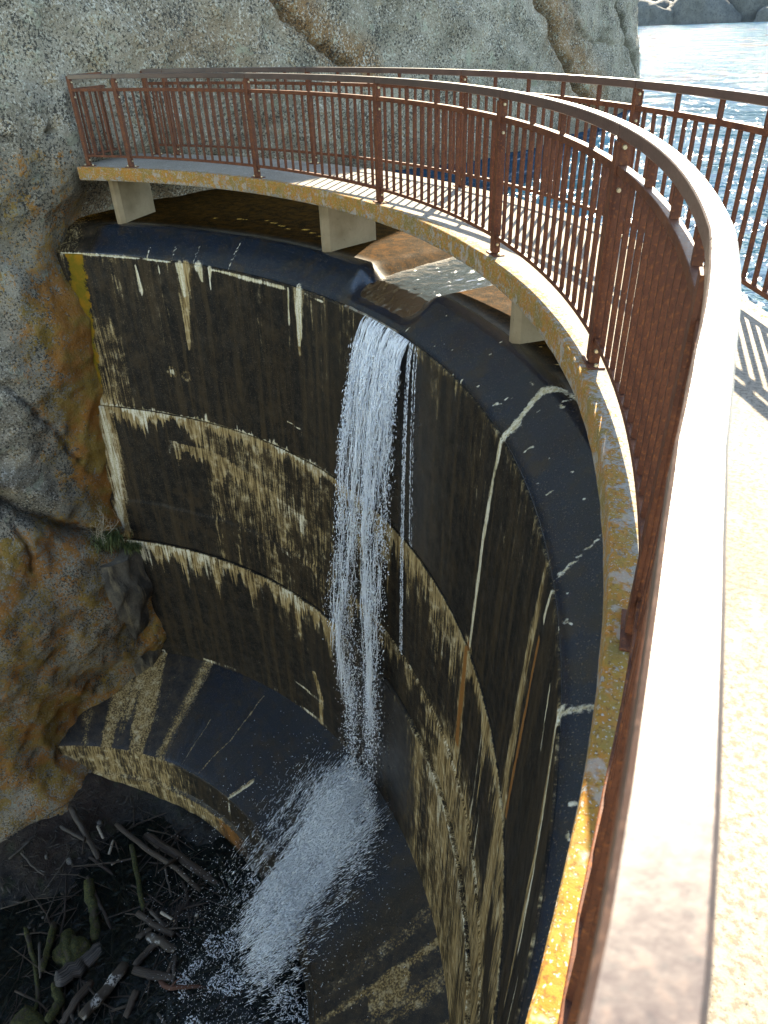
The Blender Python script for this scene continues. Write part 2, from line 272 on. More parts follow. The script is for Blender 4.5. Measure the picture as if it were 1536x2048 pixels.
# ------------------------------------------------------------------ the dam: curved wall in concrete lifts on a sloping apron
TH = np.concatenate([np.arange(-1.15, .12, .02), np.arange(.12, 1.98, .0032), np.arange(1.98, 2.3, .02)])
dam = thing('dam', 'curved dark concrete dam wall streaked with cream mineral stains between granite and walkway', 'dam')
STR = []   # painted mineral streaks on the wall: (channel, [(theta, z, half width m), ...])
STR += [('w', [(1.709, -1.26, .02), (1.706, -1.62, .05), (1.706, -1.68, .01)]), ('w', [(1.549, -1.18, .10), (1.545, -1.36, .03)]), ('t', [(1.585, -1.18, .17), (1.60, -1.7, .11), (1.606, -2.4, .02)]), ('w', [(1.60, -1.2, .09), (1.60, -1.6, .04)]),
        ('w', [(1.52, -1.18, .02), (1.42, -1.21, .04), (1.326, -1.21, .03)]), ('w', [(1.318, -1.20, .03), (1.32, -1.66, .02)]), ('w', [(1.29, -1.2, .10), (1.29, -1.6, .085), (1.294, -1.88, .03)]), ('t', [(1.29, -1.2, .13), (1.294, -2.0, .05)]),
        ('w', [(1.62, -1.17, .012), (1.88, -1.15, .012)]), ('w', [(1.27, -1.2, .012), (1.22, -1.21, .014)]), ('w', [(1.52, -1.17, .04), (1.525, -1.45, .012)]), ('w', [(1.655, -1.17, .015), (1.652, -1.33, .02)]),
        ('w', [(.667, -1.05, .055), (.684, -1.57, .052), (.695, -2.43, .05), (.699, -3.5, .045)]), ('o', [(.704, -3.5, .05), (.703, -4.9, .09)]), ('t', [(.704, -3.5, .12), (.70, -5.4, .14), (.69, -7.0, .2)]),
        ('t', [(.462, -1.14, .03), (.467, -1.88, .12), (.472, -3.28, .17), (.461, -3.67, .2), (.45, -4.6, .25), (.42, -6.5, .3)]), ('o', [(.44, -1.6, .03), (.445, -3.4, .06)]),
        ('w', [(.428, -1.14, .02), (.436, -1.42, .035)]), ('w', [(.364, -1.40, .02), (.35, -1.75, .035)]), ('w', [(.31, -1.15, .05), (.262, -1.67, .05), (.235, -2.21, .03)]), ('t', [(.31, -1.15, .07), (.262, -1.9, .10), (.235, -2.8, .06)]), ('w', [(.20, -1.9, .02), (.19, -2.2, .03)]),
        ('w', [(1.665, -2.80, .05), (1.664, -2.83, .05)]), ('w', [(1.35, -3.06, .015), (1.31, -3.10, .012)]), ('w', [(1.56, -5.12, .01), (1.55, -5.9, .025)]), ('w', [(.60, -3.9, .015), (.60, -5.2, .03)]), ('w', [(.56, -4.7, .02), (.555, -5.3, .03)]),
        ('w', [(.80, -4.0, .01), (.80, -4.3, .03)]), ('w', [(1.875, -3.4, .06), (1.87, -4.2, .16), (1.885, -5.2, .12), (1.90, -6.1, .06)]), ('t', [(1.87, -3.5, .25), (1.89, -6.1, .16)]), ('w', [(1.905, -1.2, .05), (1.90, -2.2, .05), (1.875, -3.4, .07)])]
def drips(th, z, ztop, lmin, lmax, seed, f=9.0, pw=1.6):
    L = lmin + (lmax - lmin) * (np.clip(fbm(th * 7 * f * .6, 0 * th, seed, 6, .8) * 2.3 - .70, 0, 1) ** pw) * (.45 + .9 * fbm(th * 7 * 1.1, 0 * th, seed + 50, 3))
    d = ztop - z; return np.where(d < 0, 0, sstep(1.05, .45, d / np.maximum(L, .02)))
def paint(me, th, z, R, zone):
    s = th * 7.0; T = np.zeros(th.shape); W = T.copy(); O = T.copy(); A = T.copy(); wet = T.copy() + .35
    for ch, pts in STR:
        P = [(a * 7.0, b, c * .62) for a, b, c in pts]; zz = [q[1] for q in P]
        sel = (z > min(zz) - .5) & (z < max(zz) + .3) & (s > min(q[0] for q in P) - .6) & (s < max(q[0] for q in P) + .6)
        if zone in ('apron', 'toe') or not sel.any(): continue
        sj = s[sel] + .05 * (fbm(s[sel] * 5, z[sel] * 1.3, 5) - .5); d, wv = segd(sj, z[sel], P, True); v = np.clip(1.25 - d / np.maximum(wv, .01) * .62, 0, 1)
        t = {'w': W, 't': T, 'o': O}[ch]; t[sel] = np.maximum(t[sel], v)
    col = fbm(s * 1.2, 0 * s, 21, 3); col2 = fbm(s * 5, z * .25, 23, 4)
    left = sstep(1.12, 1.30, th)
    if zone == 'upper':
        T = np.maximum(T, .30 * (col2 > .55) * sstep(-3.6, -1.6, z)); T = np.maximum(T, .42 * drips(th, z, -1.15, .02, .30, 31)); A = np.maximum(A, .8 * sstep(.26, .05, np.abs(s - 13.05 + .10 * (z + 2.2))) * sstep(-3.7, -3.2, z))
        T = np.maximum(T, .55 * sstep(.45, .15, np.abs(s - 12.75)) * sstep(-1.6, -2.4, z)); wet = wet + .3 * sstep(1.35, 1.15, th) * sstep(.75, .95, th)
        dr = np.abs(np.hypot(s - 1.665 * 7, z + 2.82) - .07); dr2 = np.abs(np.hypot(s - 1.628 * 7, z + 2.84) - .07); T = np.maximum(T, .55 * (np.minimum(dr, dr2) < .028)); W = np.where(s > 0, W, W)
        tips = drips(th + .003, -z, 3.55, .01, .30, 77, 13, 3.5); W = np.maximum(W, .8 * tips * left)
    if zone == 'middle':
        zb = -4.35 + .55 * sstep(1.62, 1.66, th) * 0 + .25 * (fbm(s * .7, 0 * s, 41) - .5)
        tan = sstep(1.66, 1.58, th + .03 * (fbm(z * 1.2, 0 * z, 3) - .5)) * left
        T = np.maximum(T, tan * (.55 + .25 * (col2 - .5) * 2)); T = np.maximum(T, .95 * drips(th, z, -3.554, .08, .75, 43, 6)); W = np.maximum(W, 1.0 * drips(th, z, -3.554, .03, .55, 44, 11, 2.0) * left)
        arc1 = -3.96 - .55 * sstep(1.66, 1.26, th) - .1 * fbm(s * 2, 0 * s, 9); W = np.maximum(W, .8 * drips(th, z, 0, 0, 0, 1) * 0); dz = arc1 - z; L1 = .06 + .5 * fbm(s * 9, 0 * s, 12, 3) ** 2
        W = np.maximum(W, .62 * (dz > 0) * (dz < L1) * left * (th < 1.72)); T = np.maximum(T, .7 * (dz > 0) * (dz < L1 * 1.8) * left * (th < 1.7))
        arc2 = -5.22 - .22 * sstep(1.5, 1.26, th) - .06 * fbm(s * 2, 0 * s, 19); dz = arc2 - z; T = T * np.where((dz > 0) & (th < 1.6) & (fbm(s * 6, z * .8, 61) > .42), .55, 1.0); W = np.maximum(W, .6 * (dz > 0) * (dz < .10) * (th < 1.58) * left * (fbm(s * 5, 0 * s, 8) > .45))
        rt = 1 - left; T = np.maximum(T, rt * .62 * drips(th, z, -3.554, .1, 2.2, 51, 7, 1.3)); T = np.maximum(T, rt * .62 * drips(th, z, -5.3, .1, .9, 52, 7)); W = np.maximum(W, rt * .5 * drips(th, z, -5.3, .0, .7, 53, 12, 2.2)); T = np.maximum(T, rt * .75 * sstep(.97, .75, th) * sstep(-4.3, -5.6, z) * (col2 + .45))
    if zone == 'lower':
        T = np.maximum(T, .95 * drips(th, z, -6.156, .1, 1.3, 63, 6, 1.2) * (.35 + .65 * left)); W = np.maximum(W, 1.0 * drips(th, z, -6.156, .05, 1.0, 64, 11, 1.7) * left); T = np.maximum(T, .6 * left * sstep(-8.3, -6.3, z) * col2 * sstep(1.75, 1.5, th)); W = np.maximum(W, .75 * sstep(.05, .015, np.abs(z + 8.85)) * left * sstep(.42, .6, fbm(s * 3, 0 * s, 70))); zz = -8.3 + .14 * (fbm(s * 2, 0 * s, 72) - .5); W = np.maximum(W, .75 * (np.abs(z - zz) < .035) * (th > 1.28) * (th < 1.58))
        cr = segd(s, z, [(1.31 * 7, -7.7), (1.29 * 7, -8.2), (1.30 * 7, -8.9)]); W = np.maximum(W, .7 * (cr < .03)); T = np.maximum(T, .9 * (cr < .06))
        rt = 1 - left; T = np.maximum(T, rt * (.34 + .62 * col2) * sstep(.99, .86, th)); W = np.maximum(W, rt * .7 * drips(th, z, -6.156, .0, .9, 66, 11, 2.2) * sstep(.98, .85, th)); wet = wet + .3 * sstep(1.4, 1.2, th) * sstep(.8, 1.0, th)
    if zone == 'apron':
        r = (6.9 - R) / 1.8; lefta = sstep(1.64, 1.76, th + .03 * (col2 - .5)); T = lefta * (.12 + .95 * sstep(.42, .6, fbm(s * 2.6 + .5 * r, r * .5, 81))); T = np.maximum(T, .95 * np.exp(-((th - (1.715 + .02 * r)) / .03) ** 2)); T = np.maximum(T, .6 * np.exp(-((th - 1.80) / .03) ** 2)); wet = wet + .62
        ra = sstep(.92, .74, th + .1 * r); T = np.maximum(T, ra * np.clip(1.9 * fbm(s * 5 + 2.6 * r, r * .6 + th, 83, 4) - .45, 0, 1)); T = np.maximum(T, 1.0 * (np.hypot((th - .63) * 6, (r - .42) * 1.6 + (th - .63) * 2.0) < .24 + .12 * (fbm(s * 6, r * 6, 84) - .5))); wet = wet - .35 * ra - .45 * lefta
        for pts, k in (([(1.50, .1), (1.52, .6), (1.56, .98)], .0022), ([(1.62, .5), (1.63, .8), (1.64, 1.0)], .0018), ([(1.36, .75), (1.40, .97)], .005)): T = np.maximum(T, 1.0 * (segd(th + .012 * (fbm(r * 6, 0 * r, 5) - .5), r * .3, [(a, b * .3) for a, b in pts]) < k))
        W = np.maximum(W, 1.0 * (segd(th + .01 * (fbm(r * 9, 0 * r, 6) - .5), r * .3, [(1.362, .225), (1.397, .30)]) < .0035))
    if zone == 'toe':
        lf = sstep(1.45, 1.8, th); T = (.2 + .55 * lf) * (.5 + col2) ; T = np.maximum(T, .8 * sstep(-10.4, -10.48, z + .1 * (fbm(s * 2, 0 * s, 90) - .5)) * sstep(1.25, 1.5, th)); O = .7 * sstep(-10.4, -10.5, z) * np.exp(-((th - 1.40) / .1) ** 2); W = np.maximum(W, .9 * (segd(s, z, [(1.40 * 7, -9.75), (1.402 * 7, -10.2)]) < .035)); W = np.maximum(W, .7 * (segd(s, z, [(1.50 * 7, -9.75), (1.495 * 7, -10.1)]) < .02)); wet = wet + .1
    if zone == 'crest':
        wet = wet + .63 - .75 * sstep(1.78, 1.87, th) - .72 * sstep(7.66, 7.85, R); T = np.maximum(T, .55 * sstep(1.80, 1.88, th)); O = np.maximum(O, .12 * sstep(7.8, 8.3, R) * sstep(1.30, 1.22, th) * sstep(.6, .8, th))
        for pts, k, c in (([(.667, -1.1, 7.3), (.69, -.83, 7.62), (.67, -.8, 7.72), (.60, -.8, 7.95)], .028, 1.), ([(.437, -1.1, 7.3), (.46, -.83, 7.62), (.455, -.8, 7.8)], .012, .8), ([(.31, -1.12, 7.3), (.30, -.95, 7.5), (.27, -.83, 7.62), (.22, -.8, 7.7)], .022, .8)):
            P = [(a * 7.4, c_) for a, b, c_ in pts]; d = segd(s * 7.4 / 7 + .035 * (fbm(R * 6, s * 3, 7) - .5), R, P); W = np.maximum(W, c * np.clip(1.2 - d / k * .6, 0, 1))
        for a, b in ((1.62, .4), (1.565, .5), (1.475, .9), (1.68, .3)): W = np.maximum(W, .62 * (np.abs(s - a * 7 + .06 * (fbm(R * 12, 0 * R, 3) - .5)) < .012) * (R < 7.30 + .35 * b))
        for pts in ([(1.62, 8.35), (1.52, 8.5), (1.44, 8.25)], [(1.43, 8.4), (1.36, 8.15), (1.31, 8.0)], [(1.30, 8.35), (1.26, 8.3)]): W = np.maximum(W, .75 * (segd(s + .05 * (fbm(s * 4, R * 4, 2) - .5), R, [(a * 7, b) for a, b in pts]) < .018))
        W = np.maximum(W, .8 * (fbm(s * 20, R * 20, 99, 3) > .80) * (R < 8.0) * (th < 1.0))
    T = T - (.35 * sstep(1.75, 1.65, th) if zone == 'crest' else 0)
    if zone == 'apron': T = T * .95 - .22
    brk = .45 + .95 * fbm(s * 11, z * .9 + R, 120, 4); W = W * np.clip(brk, 0, 1.15) * (1 if zone in ('crest', 'apron', 'upper') else np.clip(.35 + 1.5 * (fbm(s * 1.7, R * 2, 140, 3) - .28), .25, 1)); T = T * np.clip(.55 + .8 * fbm(s * 3, z * .5 + R, 130, 4), 0, 1.1)
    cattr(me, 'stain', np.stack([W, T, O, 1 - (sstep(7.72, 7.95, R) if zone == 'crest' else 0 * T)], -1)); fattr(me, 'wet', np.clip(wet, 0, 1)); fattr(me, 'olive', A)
def lift(name, prof, zone, rel=.006):
    prof = np.asarray(prof, float); nv = len(prof); th = np.repeat(TH[:, None], nv, 1); R = np.repeat(prof[None, :, 0], len(TH), 0); z = np.repeat(prof[None, :, 1], len(TH), 0)
    s = th * 7.0; nz = (fbm(s * 1.5, z * 1.5 + R, 3, 5, .6) - .5)
    if zone in ('upper', 'middle', 'lower'): R = R - rel * 2 * nz; 
    if zone == 'middle':
        arc2 = -5.3 - .06 * fbm(s * 2, 0 * s, 19); R = R - .018 * sstep(arc2 + .01, arc2 - .01, z); edge = .02 * (fbm(s * 6, 0 * s, 4) - .5) * sstep(-3.75, -3.56, z); R = R + edge
    if zone == 'lower': R = R + .03 * (fbm(s * 5, 0 * s, 14) - .5) * sstep(-6.4, -6.16, z)
    if zone == 'apron': z = z + .012 * nz
    if zone == 'crest':
        R = R + 2.4 * sstep(9.0, 9.3, R) * sstep(1.20, 1.36, th)
        notch = sstep(.984, 1.030, th) * sstep(1.186, 1.138, th); z = z - .14 * notch * sstep(-1.12, -.85, z); z = z + .006 * nz; R = R - .01 * nz
        z = z - .10 * sstep(1.74, 1.9, th) * sstep(8.0, 7.5, R) * sstep(-1.1, -.9, z)
    V = np.stack([R * np.cos(th), R * np.sin(th), z], -1).reshape(-1, 3); me = mesh(name, V, gridf(len(TH), nv), True)
    paint(me, th.ravel(), z.ravel(), R.ravel(), zone); return obj(name, me, 'dam', dam)
def ln(a, b, n): return [(a[0] + (b[0] - a[0]) * i / n, a[1] + (b[1] - a[1]) * i / n) for i in range(n)]
crest_prof = [(9.32, -4.0), (9.32, -1.2), (9.32, -.86), (9.28, -.81)] + ln((9.2, -.8), (8.0, -.8), 14) + ln((8.0, -.8), (7.70, -.803), 8) + [(7.67, -.81), (7.645, -.825), (7.62, -.845)] + ln((7.595, -.868), (7.31, -1.105), 16) + [(7.295, -1.125), (7.288, -1.145), (7.29, -1.156), (7.7, -1.16)]
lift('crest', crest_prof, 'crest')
lift('upper_wall', [(7.7, -1.158), (7.285, -1.158)] + ln((7.276, -1.164), (7.168, -3.535), 92) + [(7.168, -3.535), (7.175, -3.546), (7.7, -3.548)], 'upper')
lift('middle_wall', [(7.7, -3.55), (7.165, -3.55)] + ln((7.148, -3.558), (7.03, -6.13), 100) + [(7.03, -6.13), (7.04, -6.142), (7.7, -6.146)], 'middle')
lift('lower_wall', [(7.7, -6.15), (7.0, -6.15)] + ln((6.965, -6.16), (6.89, -8.86), 100) + [(6.89, -8.86), (6.885, -8.95)], 'lower')
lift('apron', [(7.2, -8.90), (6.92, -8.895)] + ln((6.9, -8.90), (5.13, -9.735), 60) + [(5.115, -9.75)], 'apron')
lift('apron_toe', [(5.3, -9.748), (5.12, -9.748), (5.105, -9.76)] + ln((5.10, -9.775), (5.04, -10.42), 24) + [(5.04, -10.42), (4.99, -10.44)] + ln((4.98, -10.46), (4.93, -12.0), 36), 'toe')
# rough concrete plug between the wall and the granite at the left abutment
def blob(name, c, r, seed, sub=4, amp=.25, fr=1.2, flat=None):
    bm = bmesh.new(); bmesh.ops.create_icosphere(bm, subdivisions=sub, radius=1)
    for v in bm.verts:
        q = v.co * fr + Vector((seed * 3.1, seed * 1.7, seed * .9)); k = 1 + amp * mnoise.fractal(q, 1.0, 2.0, 5)
        # squarer than a ball
        u = v.co.copy(); mx = max(abs(u.x), abs(u.y), abs(u.z)); u = u * (.65 + .35 / mx)
        v.co = Vector((u.x * r[0] * k, u.y * r[1] * k, u.z * r[2] * k))
    for f in bm.faces: f.smooth = True
    me = bpy.data.meshes.new(name); bm.to_mesh(me); bm.free(); return me
pme = boxm('abutment_plug', .85, 1.9, 3.0); bm = bmesh.new(); bm.from_mesh(pme); bmesh.ops.subdivide_edges(bm, edges=bm.edges[:], cuts=34, use_grid_fill=True)
for v in bm.verts:
    q = v.co; a = mnoise.ridged_multi_fractal(q * 1.3 + Vector((3, 1, 7)), .9, 2.1, 6, 1, 2) - 1.1; rnd = max(0, abs(q.x) / .42 + abs(q.y) / .95 - 1.25) * .3 + max(0, abs(q.z) / 1.5 - .6) * .35
    v.co = Vector((q.x * (1 - rnd) + .045 * a, q.y * (1 - rnd) + .04 * a, q.z)) + Vector((mnoise.noise(q * 2.2) * .10, mnoise.noise(q * 2.2 + Vector((9, 0, 0))) * .12, mnoise.noise(q * 1.5) * .1)); v.co.x += .12 * mnoise.noise(q * .9 + Vector((2, 2, 2)))
bm.to_mesh(pme); bm.free(); plug = obj('abutment_plug', pme, 'plug', dam); plug.location = (-2.48, 6.74, -7.75); plug.rotation_euler = (.05, .06, .25)
plug['label'] = 'rough grey-tan concrete plug filling the gap against the granite'

# ------------------------------------------------------------------ granite cliff (left bank, running back along the lake)
CP = np.array([(6.9, 0, -1.80), (8.3, 0, -1.80), (9.5, 0, -1.45), (11.5, 0, -.6), (13.6, -.86, 0), (14.4, -.86, .75), (16.7, -.86, 1.2), (19.4, -.86, 1.46), (24, -.86, 1.2), (27.6, -.86, .75), (30, -.86, -1.2), (34, -.86, -6),
    (7.4, -.8, -2.4), (8.7, -.8, -2.6), (10, -.8, -2.15), (12, -.8, -.9), (6.9, -1.1, -2.22), (6.95, -2.1, -2.0), (6.85, -3.4, -2.12), (6.8, -5.9, -2.25), (6.9, -8.9, -2.0), (4.74, -9.7, -2.75), (4.0, -11, -2.0), (2.9, -11, -2.8),
    (5.5, -3, -2.6), (4.5, -3, -3.3), (4, -7, -2.9), (5.5, -7, -2.3), (2, -8, -3.8), (0, -6, -5), (-4, -6, -7.5), (6.9, 3, -2.1), (9, 3, -1.9), (13, 3, -.5), (17, 3, .75), (22, 3, .95), (27.4, 3, .35), (30, 3, -1.6), (34, 3, -6.2), (4, 3, -3.4), (0, 3, -5.5), (-8, 3, -9), (-8, -10, -9),
    (7, 8, -3.4), (13, 8, -1.9), (19, 8, -.5), (26, 8, -.6), (30, 8, -3), (34, 8, -8), (0, 8, -7.5), (-8, 8, -11), (4, -13, -2.2), (0, -13, -4.6), (7, -13, -1.7), (13, -6, 0.3), (20, -6, 1.8), (28, -6, 1), (13, -13, .3), (20, -13, 1.8), (28, -13, 1), (34, -13, -5)], float)
def rbf_fit(P):
    X = P[:, :2] * np.array([1, 1.0]); D = np.sqrt(((X[:, None] - X[None]) ** 2).sum(-1) + .04); n = len(P); A = np.zeros((n + 3, n + 3)); A[:n, :n] = D + np.eye(n) * -.05; A[:n, n] = 1; A[:n, n + 1:] = X; A[n, :n] = 1; A[n + 1:, :n] = X.T
    b = np.zeros(n + 3); b[:n] = P[:, 2]; return X, np.linalg.solve(A, b)
RX, RW = rbf_fit(CP)
def cliff_x(y, z):
    y = np.asarray(y, float); z = np.asarray(z, float); o = RW[-3] + RW[-2] * y + RW[-1] * z
    for (a, b), wgt in zip(RX, RW[:-3]): o = o + wgt * np.sqrt((y - a) ** 2 + (z - b) ** 2 + .04)
    return o
CR = [  # clefts: polyline in (y,z), half width, depth, step (side above/left proud)
    ([(16.6, 3.5), (17.4, 1.8), (18.9, .55), (21.1, -.75)], .16, .55), ([(22.2, 3.4), (22.9, 1.8), (25.2, .6), (27.0, -.6)], .14, .5), ([(10.6, 2.2), (11.0, 1.75), (11.6, 1.2), (12.3, .9)], .10, .30),
    ([(5.0, -2.2), (5.6, -2.85), (6.07, -3.6), (6.3, -4.4)], .05, .12), ([(3.4, -3.6), (5.0, -4.5), (5.65, -5.35), (6.5, -6.2), (7.0, -6.45)], .13, .35), ([(5.0, -6.0), (5.05, -5.2), (5.0, -4.7)], .03, .10), ([(4.6, -5.6), (4.7, -4.6)], .03, .10), ([(4.2, -9.9), (5.5, -9.6), (6.6, -9.0)], .12, .25), ([(14.2, .6), (16, .2), (18, .35)], .05, .10), ([(8.5, 4.2), (9.2, 2.8), (9.9, 2.2)], .04, .08), ([(19.2, 1.6), (20.6, 1.0), (22.5, .9)], .06, .14), ([(5.9, .9), (6.6, .2)], .02, .04)]
cy = np.concatenate([np.arange(-8, 2, .25), np.arange(2, 12.6, .05), np.arange(12.6, 29.5, .085), np.arange(29.5, 34.1, .3)]); cz = np.concatenate([np.arange(-12.6, -10.6, .1), np.arange(-10.6, 3.2, .05), np.arange(3.2, 8.05, .2)])
Y, Z = np.meshgrid(cy, cz, indexing='ij'); X = cliff_x(Y, Z)
s1 = np.empty(Y.size); s2 = np.empty(Y.size)
yf, zf, xf = Y.ravel(), Z.ravel(), X.ravel()
for i in range(Y.size):
    q = Vector((xf[i], yf[i], zf[i])); s1[i] = mnoise.fractal(q * .45, 1.0, 2.0, 3); s2[i] = mnoise.ridged_multi_fractal(q * 1.1, .9, 2.1, 5, 1.0, 2.0)
s1 = s1.reshape(Y.shape); s2 = s2.reshape(Y.shape)
X = X + .20 * s1 + .10 * (s2 - 1.2)
brown = np.zeros(Y.shape); tone = np.zeros(Y.shape)
for k, (pl, wd, dp) in enumerate(CR):
    d = segd(Y + .12 * (fbm(Y * 5, Z * 5, 170 + k) - .5), Z + .35 * (fbm(Y * 1.6, Z * 1.6, 70 + k, 5, .6) - .5), pl); X = X - dp * np.exp(-(d / (wd * .62)) ** 1.4) + .25 * dp * np.exp(-((d - wd * 1.6) / wd) ** 2) * (fbm(Y * 1.3, Z * 1.3, 90 + k) - .3); tone = np.maximum(tone, .6 * np.exp(-(d / (wd * .35)) ** 2))
    if k in (0, 2): brown = np.maximum(brown, sstep(1.3 if k == 0 else .55, .1, segd(Y - (.75 if k == 0 else .3), Z, pl)))
d = segd(Y, Z, CR[4][0]); below = sstep(.0, .5, np.interp(Y, [q[0] for q in CR[4][0]], [q[1] for q in CR[4][0]]) - Z); X = X + .22 * below * np.exp(-(((Y - 4.9) / 2.0) ** 2 + ((Z + 7.6) / 2.2) ** 2))
hole = np.hypot(Y - 6.95, Z - .45); X = X - .25 * (hole < .06)
och = .70 * sstep(1.7, .2, 6.95 - Y + .25 * (fbm(Z * 1.2, Y, 50) - .5)) * (.55 + .45 * sstep(-1.0, -2.0, Z)) * sstep(.1, -.6, Z) * sstep(-6.3, -5.6, Z)
och = np.maximum(och, (.46 + .45 * (fbm(Y * .9, Z * .9, 52) - .5)) * sstep(-4.6, -5.4, Z)); och = np.maximum(och, .55 * sstep(.6, .1, np.abs(Y - 6.25 + .2 * (Z + 7.5))) * sstep(-6, -6.6, Z)); och = np.maximum(och, .35 * sstep(7.6, 7.0, Y) * sstep(.9, .0, Z) * sstep(5.2, 6.0, Y))
och = och + .05 * sstep(-8.5, -9.4, Z) * sstep(3.2, 4.2, Y); och = np.where(Y > 7.6, 0, och)
tone = np.maximum(tone, .8 * sstep(-.35, -.75, Z + .15 * (fbm(Y * 1.5, Z, 60) - .5)) * (Z > -3) * sstep(10.5, 12, Y)); tone = np.maximum(tone, .9 * sstep(-9.3, -10.1, Z + .5 * (fbm(Y, Z, 62) - .5)) * sstep(4.0, 5.0, Y)); brown = np.maximum(brown, .55 * sstep(-.1, -.6, Z) * (Z > -1.3) * sstep(7, 7.6, Y) * sstep(11, 9.5, Y)); brown = np.maximum(brown, .5 * np.exp(-(((Y - 9.6) / 1.2) ** 2 + ((Z - 1.3) / .5) ** 2)))
# roll the top back and close the mass behind
ZT = [(8.6, .8), (9.1, 2.2), (9.4, 5), (9.2, 11), (6, 14), (-12.6, 15)]
Xa = np.concatenate([X] + [X[:, -1:] - b for a, b in ZT], 1); Za = np.concatenate([Z] + [np.full((len(cy), 1), a) for a, b in ZT], 1); Ya = np.concatenate([Y] + [Y[:, -1:]] * len(ZT), 1)
ext = lambda a: np.concatenate([a] + [a[:, -1:]] * len(ZT), 1)
me = mesh('rock_cliff', np.stack([Xa, Ya, Za], -1).reshape(-1, 3), gridf(len(cy), Xa.shape[1]), True); fattr(me, 'ochre', ext(och)); fattr(me, 'brown', ext(brown)); fattr(me, 'dark_tone', ext(tone))
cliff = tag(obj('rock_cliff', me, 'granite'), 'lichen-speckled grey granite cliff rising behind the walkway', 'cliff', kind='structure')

# ------------------------------------------------------------------ lake, far shore
LZ = -.875
rr = np.concatenate([np.arange(9.33, 40, .5), np.geomspace(40, 330, 40)]); tt = np.linspace(-1.3, 2.0, 160)
Rg, Tg = np.meshgrid(rr, tt, indexing='ij')
me = mesh('lake', np.stack([Rg * np.cos(Tg), Rg * np.sin(Tg), np.full(Rg.shape, LZ)], -1).reshape(-1, 3), gridf(len(rr), len(tt)), True)
tag(obj('lake', me, 'lake'), 'sunlit lake water glittering behind the walkway', 'lake', kind='structure')
# far land: a ring of dry grass ground that rises behind the shoreline and goes on to the horizon
rr = np.array([296, 302, 310, 325, 360, 420, 600, 1000, 1800]); hz = np.array([-2.5, -.4, 1.0, 2.6, 5, 8, 14, 20, 24]); tt = np.linspace(-1.4, 2.6, 260); Rg, Tg = np.meshgrid(rr, tt, indexing='ij')
Zg = hz[:, None] + (fbm(Tg * 60, Rg * .05, 5) - .5) * np.array([.5, .8, 1.5, 2, 3, 4, 8, 12, 12])[:, None]; Rg = Rg + 8 * (fbm(Tg * 40, 0 * Tg, 9) - .5)
tag(obj('far_shore', mesh('far_shore', np.stack([Rg * np.cos(Tg), Rg * np.sin(Tg), Zg], -1).reshape(-1, 3), gridf(len(rr), len(tt)), True), 'shore'), 'dry grassy bank across the lake', 'shore', kind='structure')
FB = [ # azimuth deg seen from the dam, distance, radii, label
    (104.75, 296, (5, 6, 4.6), 'low rounded boulder at the water edge nearest the cliff'), (103.7, 298, (7.5, 8, 9.2), 'blocky grey boulder below the pine trunks across the lake'), (102.6, 297, (9, 7, 8.0), 'sloping slab boulder beside the domed rock across the lake'), (102.2, 306, (6, 6, 11.5), 'tall narrow boulder wedged behind the sloping slab'),
    (100.4, 300, (14, 10, 12.0), 'large smooth granite dome rising from the far waterline'), (98.9, 302, (6, 7, 8.6), 'rounded shoulder boulder against the large dome'), (97.6, 306, (13, 10, 13.2), 'broad pale granite dome with vertical cracks'), (96.2, 290, (5, 5, 5.2), 'dark pointed boulder standing out in the water'), (94.0, 300, (12, 9, 10), 'long whaleback boulder beyond the dark pointed one'), (90.5, 300, (10, 9, 12), 'steep granite knob along the far bank'), (106.5, 303, (9, 8, 8), 'cracked boulder hidden mostly by the cliff edge')]
for k, (az, dist, r, lab) in enumerate(FB):
    me = blob('shore_boulder', 0, r, 10 + k, 4, .28, 1.1); o = obj('shore_boulder', me, 'far_granite'); a = R_(az); o.location = (7.4 + dist * math.cos(a), dist * math.sin(a), LZ - r[2] * .22); o.rotation_euler = (0, 0, k * 1.3)
    tag(o, lab, 'boulder', 'granite boulders on the far shore')
def make_pine(seed, h):
    rg = random.Random(seed); V = []; F = []
    def tube(pts, rad, V, F, n=6):
        b = len(V)
        for (p, r) in zip(pts, rad):
            for j in range(n): V.append((p[0] + r * math.cos(6.283 * j / n), p[1] + r * math.sin(6.283 * j / n), p[2]))
        for i in range(len(pts) - 1):
            for j in range(n): F.append((b + i * n + j, b + i * n + (j + 1) % n, b + (i + 1) * n + (j + 1) % n, b + (i + 1) * n + j))
    tube([(0, 0, -1), (.1, 0, h * .4), (0, .15, h * .75), (0, 0, h)], [.32, .24, .12, .03], V, F)
    for i in range(16):
        z = h * (.35 + .6 * i / 16); a = rg.random() * 6.28; L = (1 - z / h) * h * .28 + .5; tube([(0, 0, z), (L * .5 * math.cos(a), L * .5 * math.sin(a), z + .1), (L * math.cos(a), L * math.sin(a), z + .3)], [.06, .04, .015], V, F, 4)
    tm = mesh('trunk', V, F, True); V = []; F = []
    for i in range(1500):
        t = rg.random() ** .8; z = h * (.33 + .67 * t); rad = (1 - t) * h * .26 + .35; a = rg.random() * 6.28; r = rad * math.sqrt(rg.random()) * (.65 + .35 * math.sin(z * 4 + a * 3)); c = Vector((r * math.cos(a), r * math.sin(a), z + .15 * r))
        d = Vector((rg.gauss(0, 1), rg.gauss(0, 1), rg.gauss(0, .6))).normalized(); e = d.cross(Vector((rg.random(), rg.random(), rg.random() + .1))).normalized(); b = len(V); s = rg.uniform(.16, .36)
        V += [c - d * s, c + e * s * .35, c + d * s, c - e * s * .35]; F.append((b, b + 1, b + 2, b + 3))
    return tm, mesh('crown', V, F)
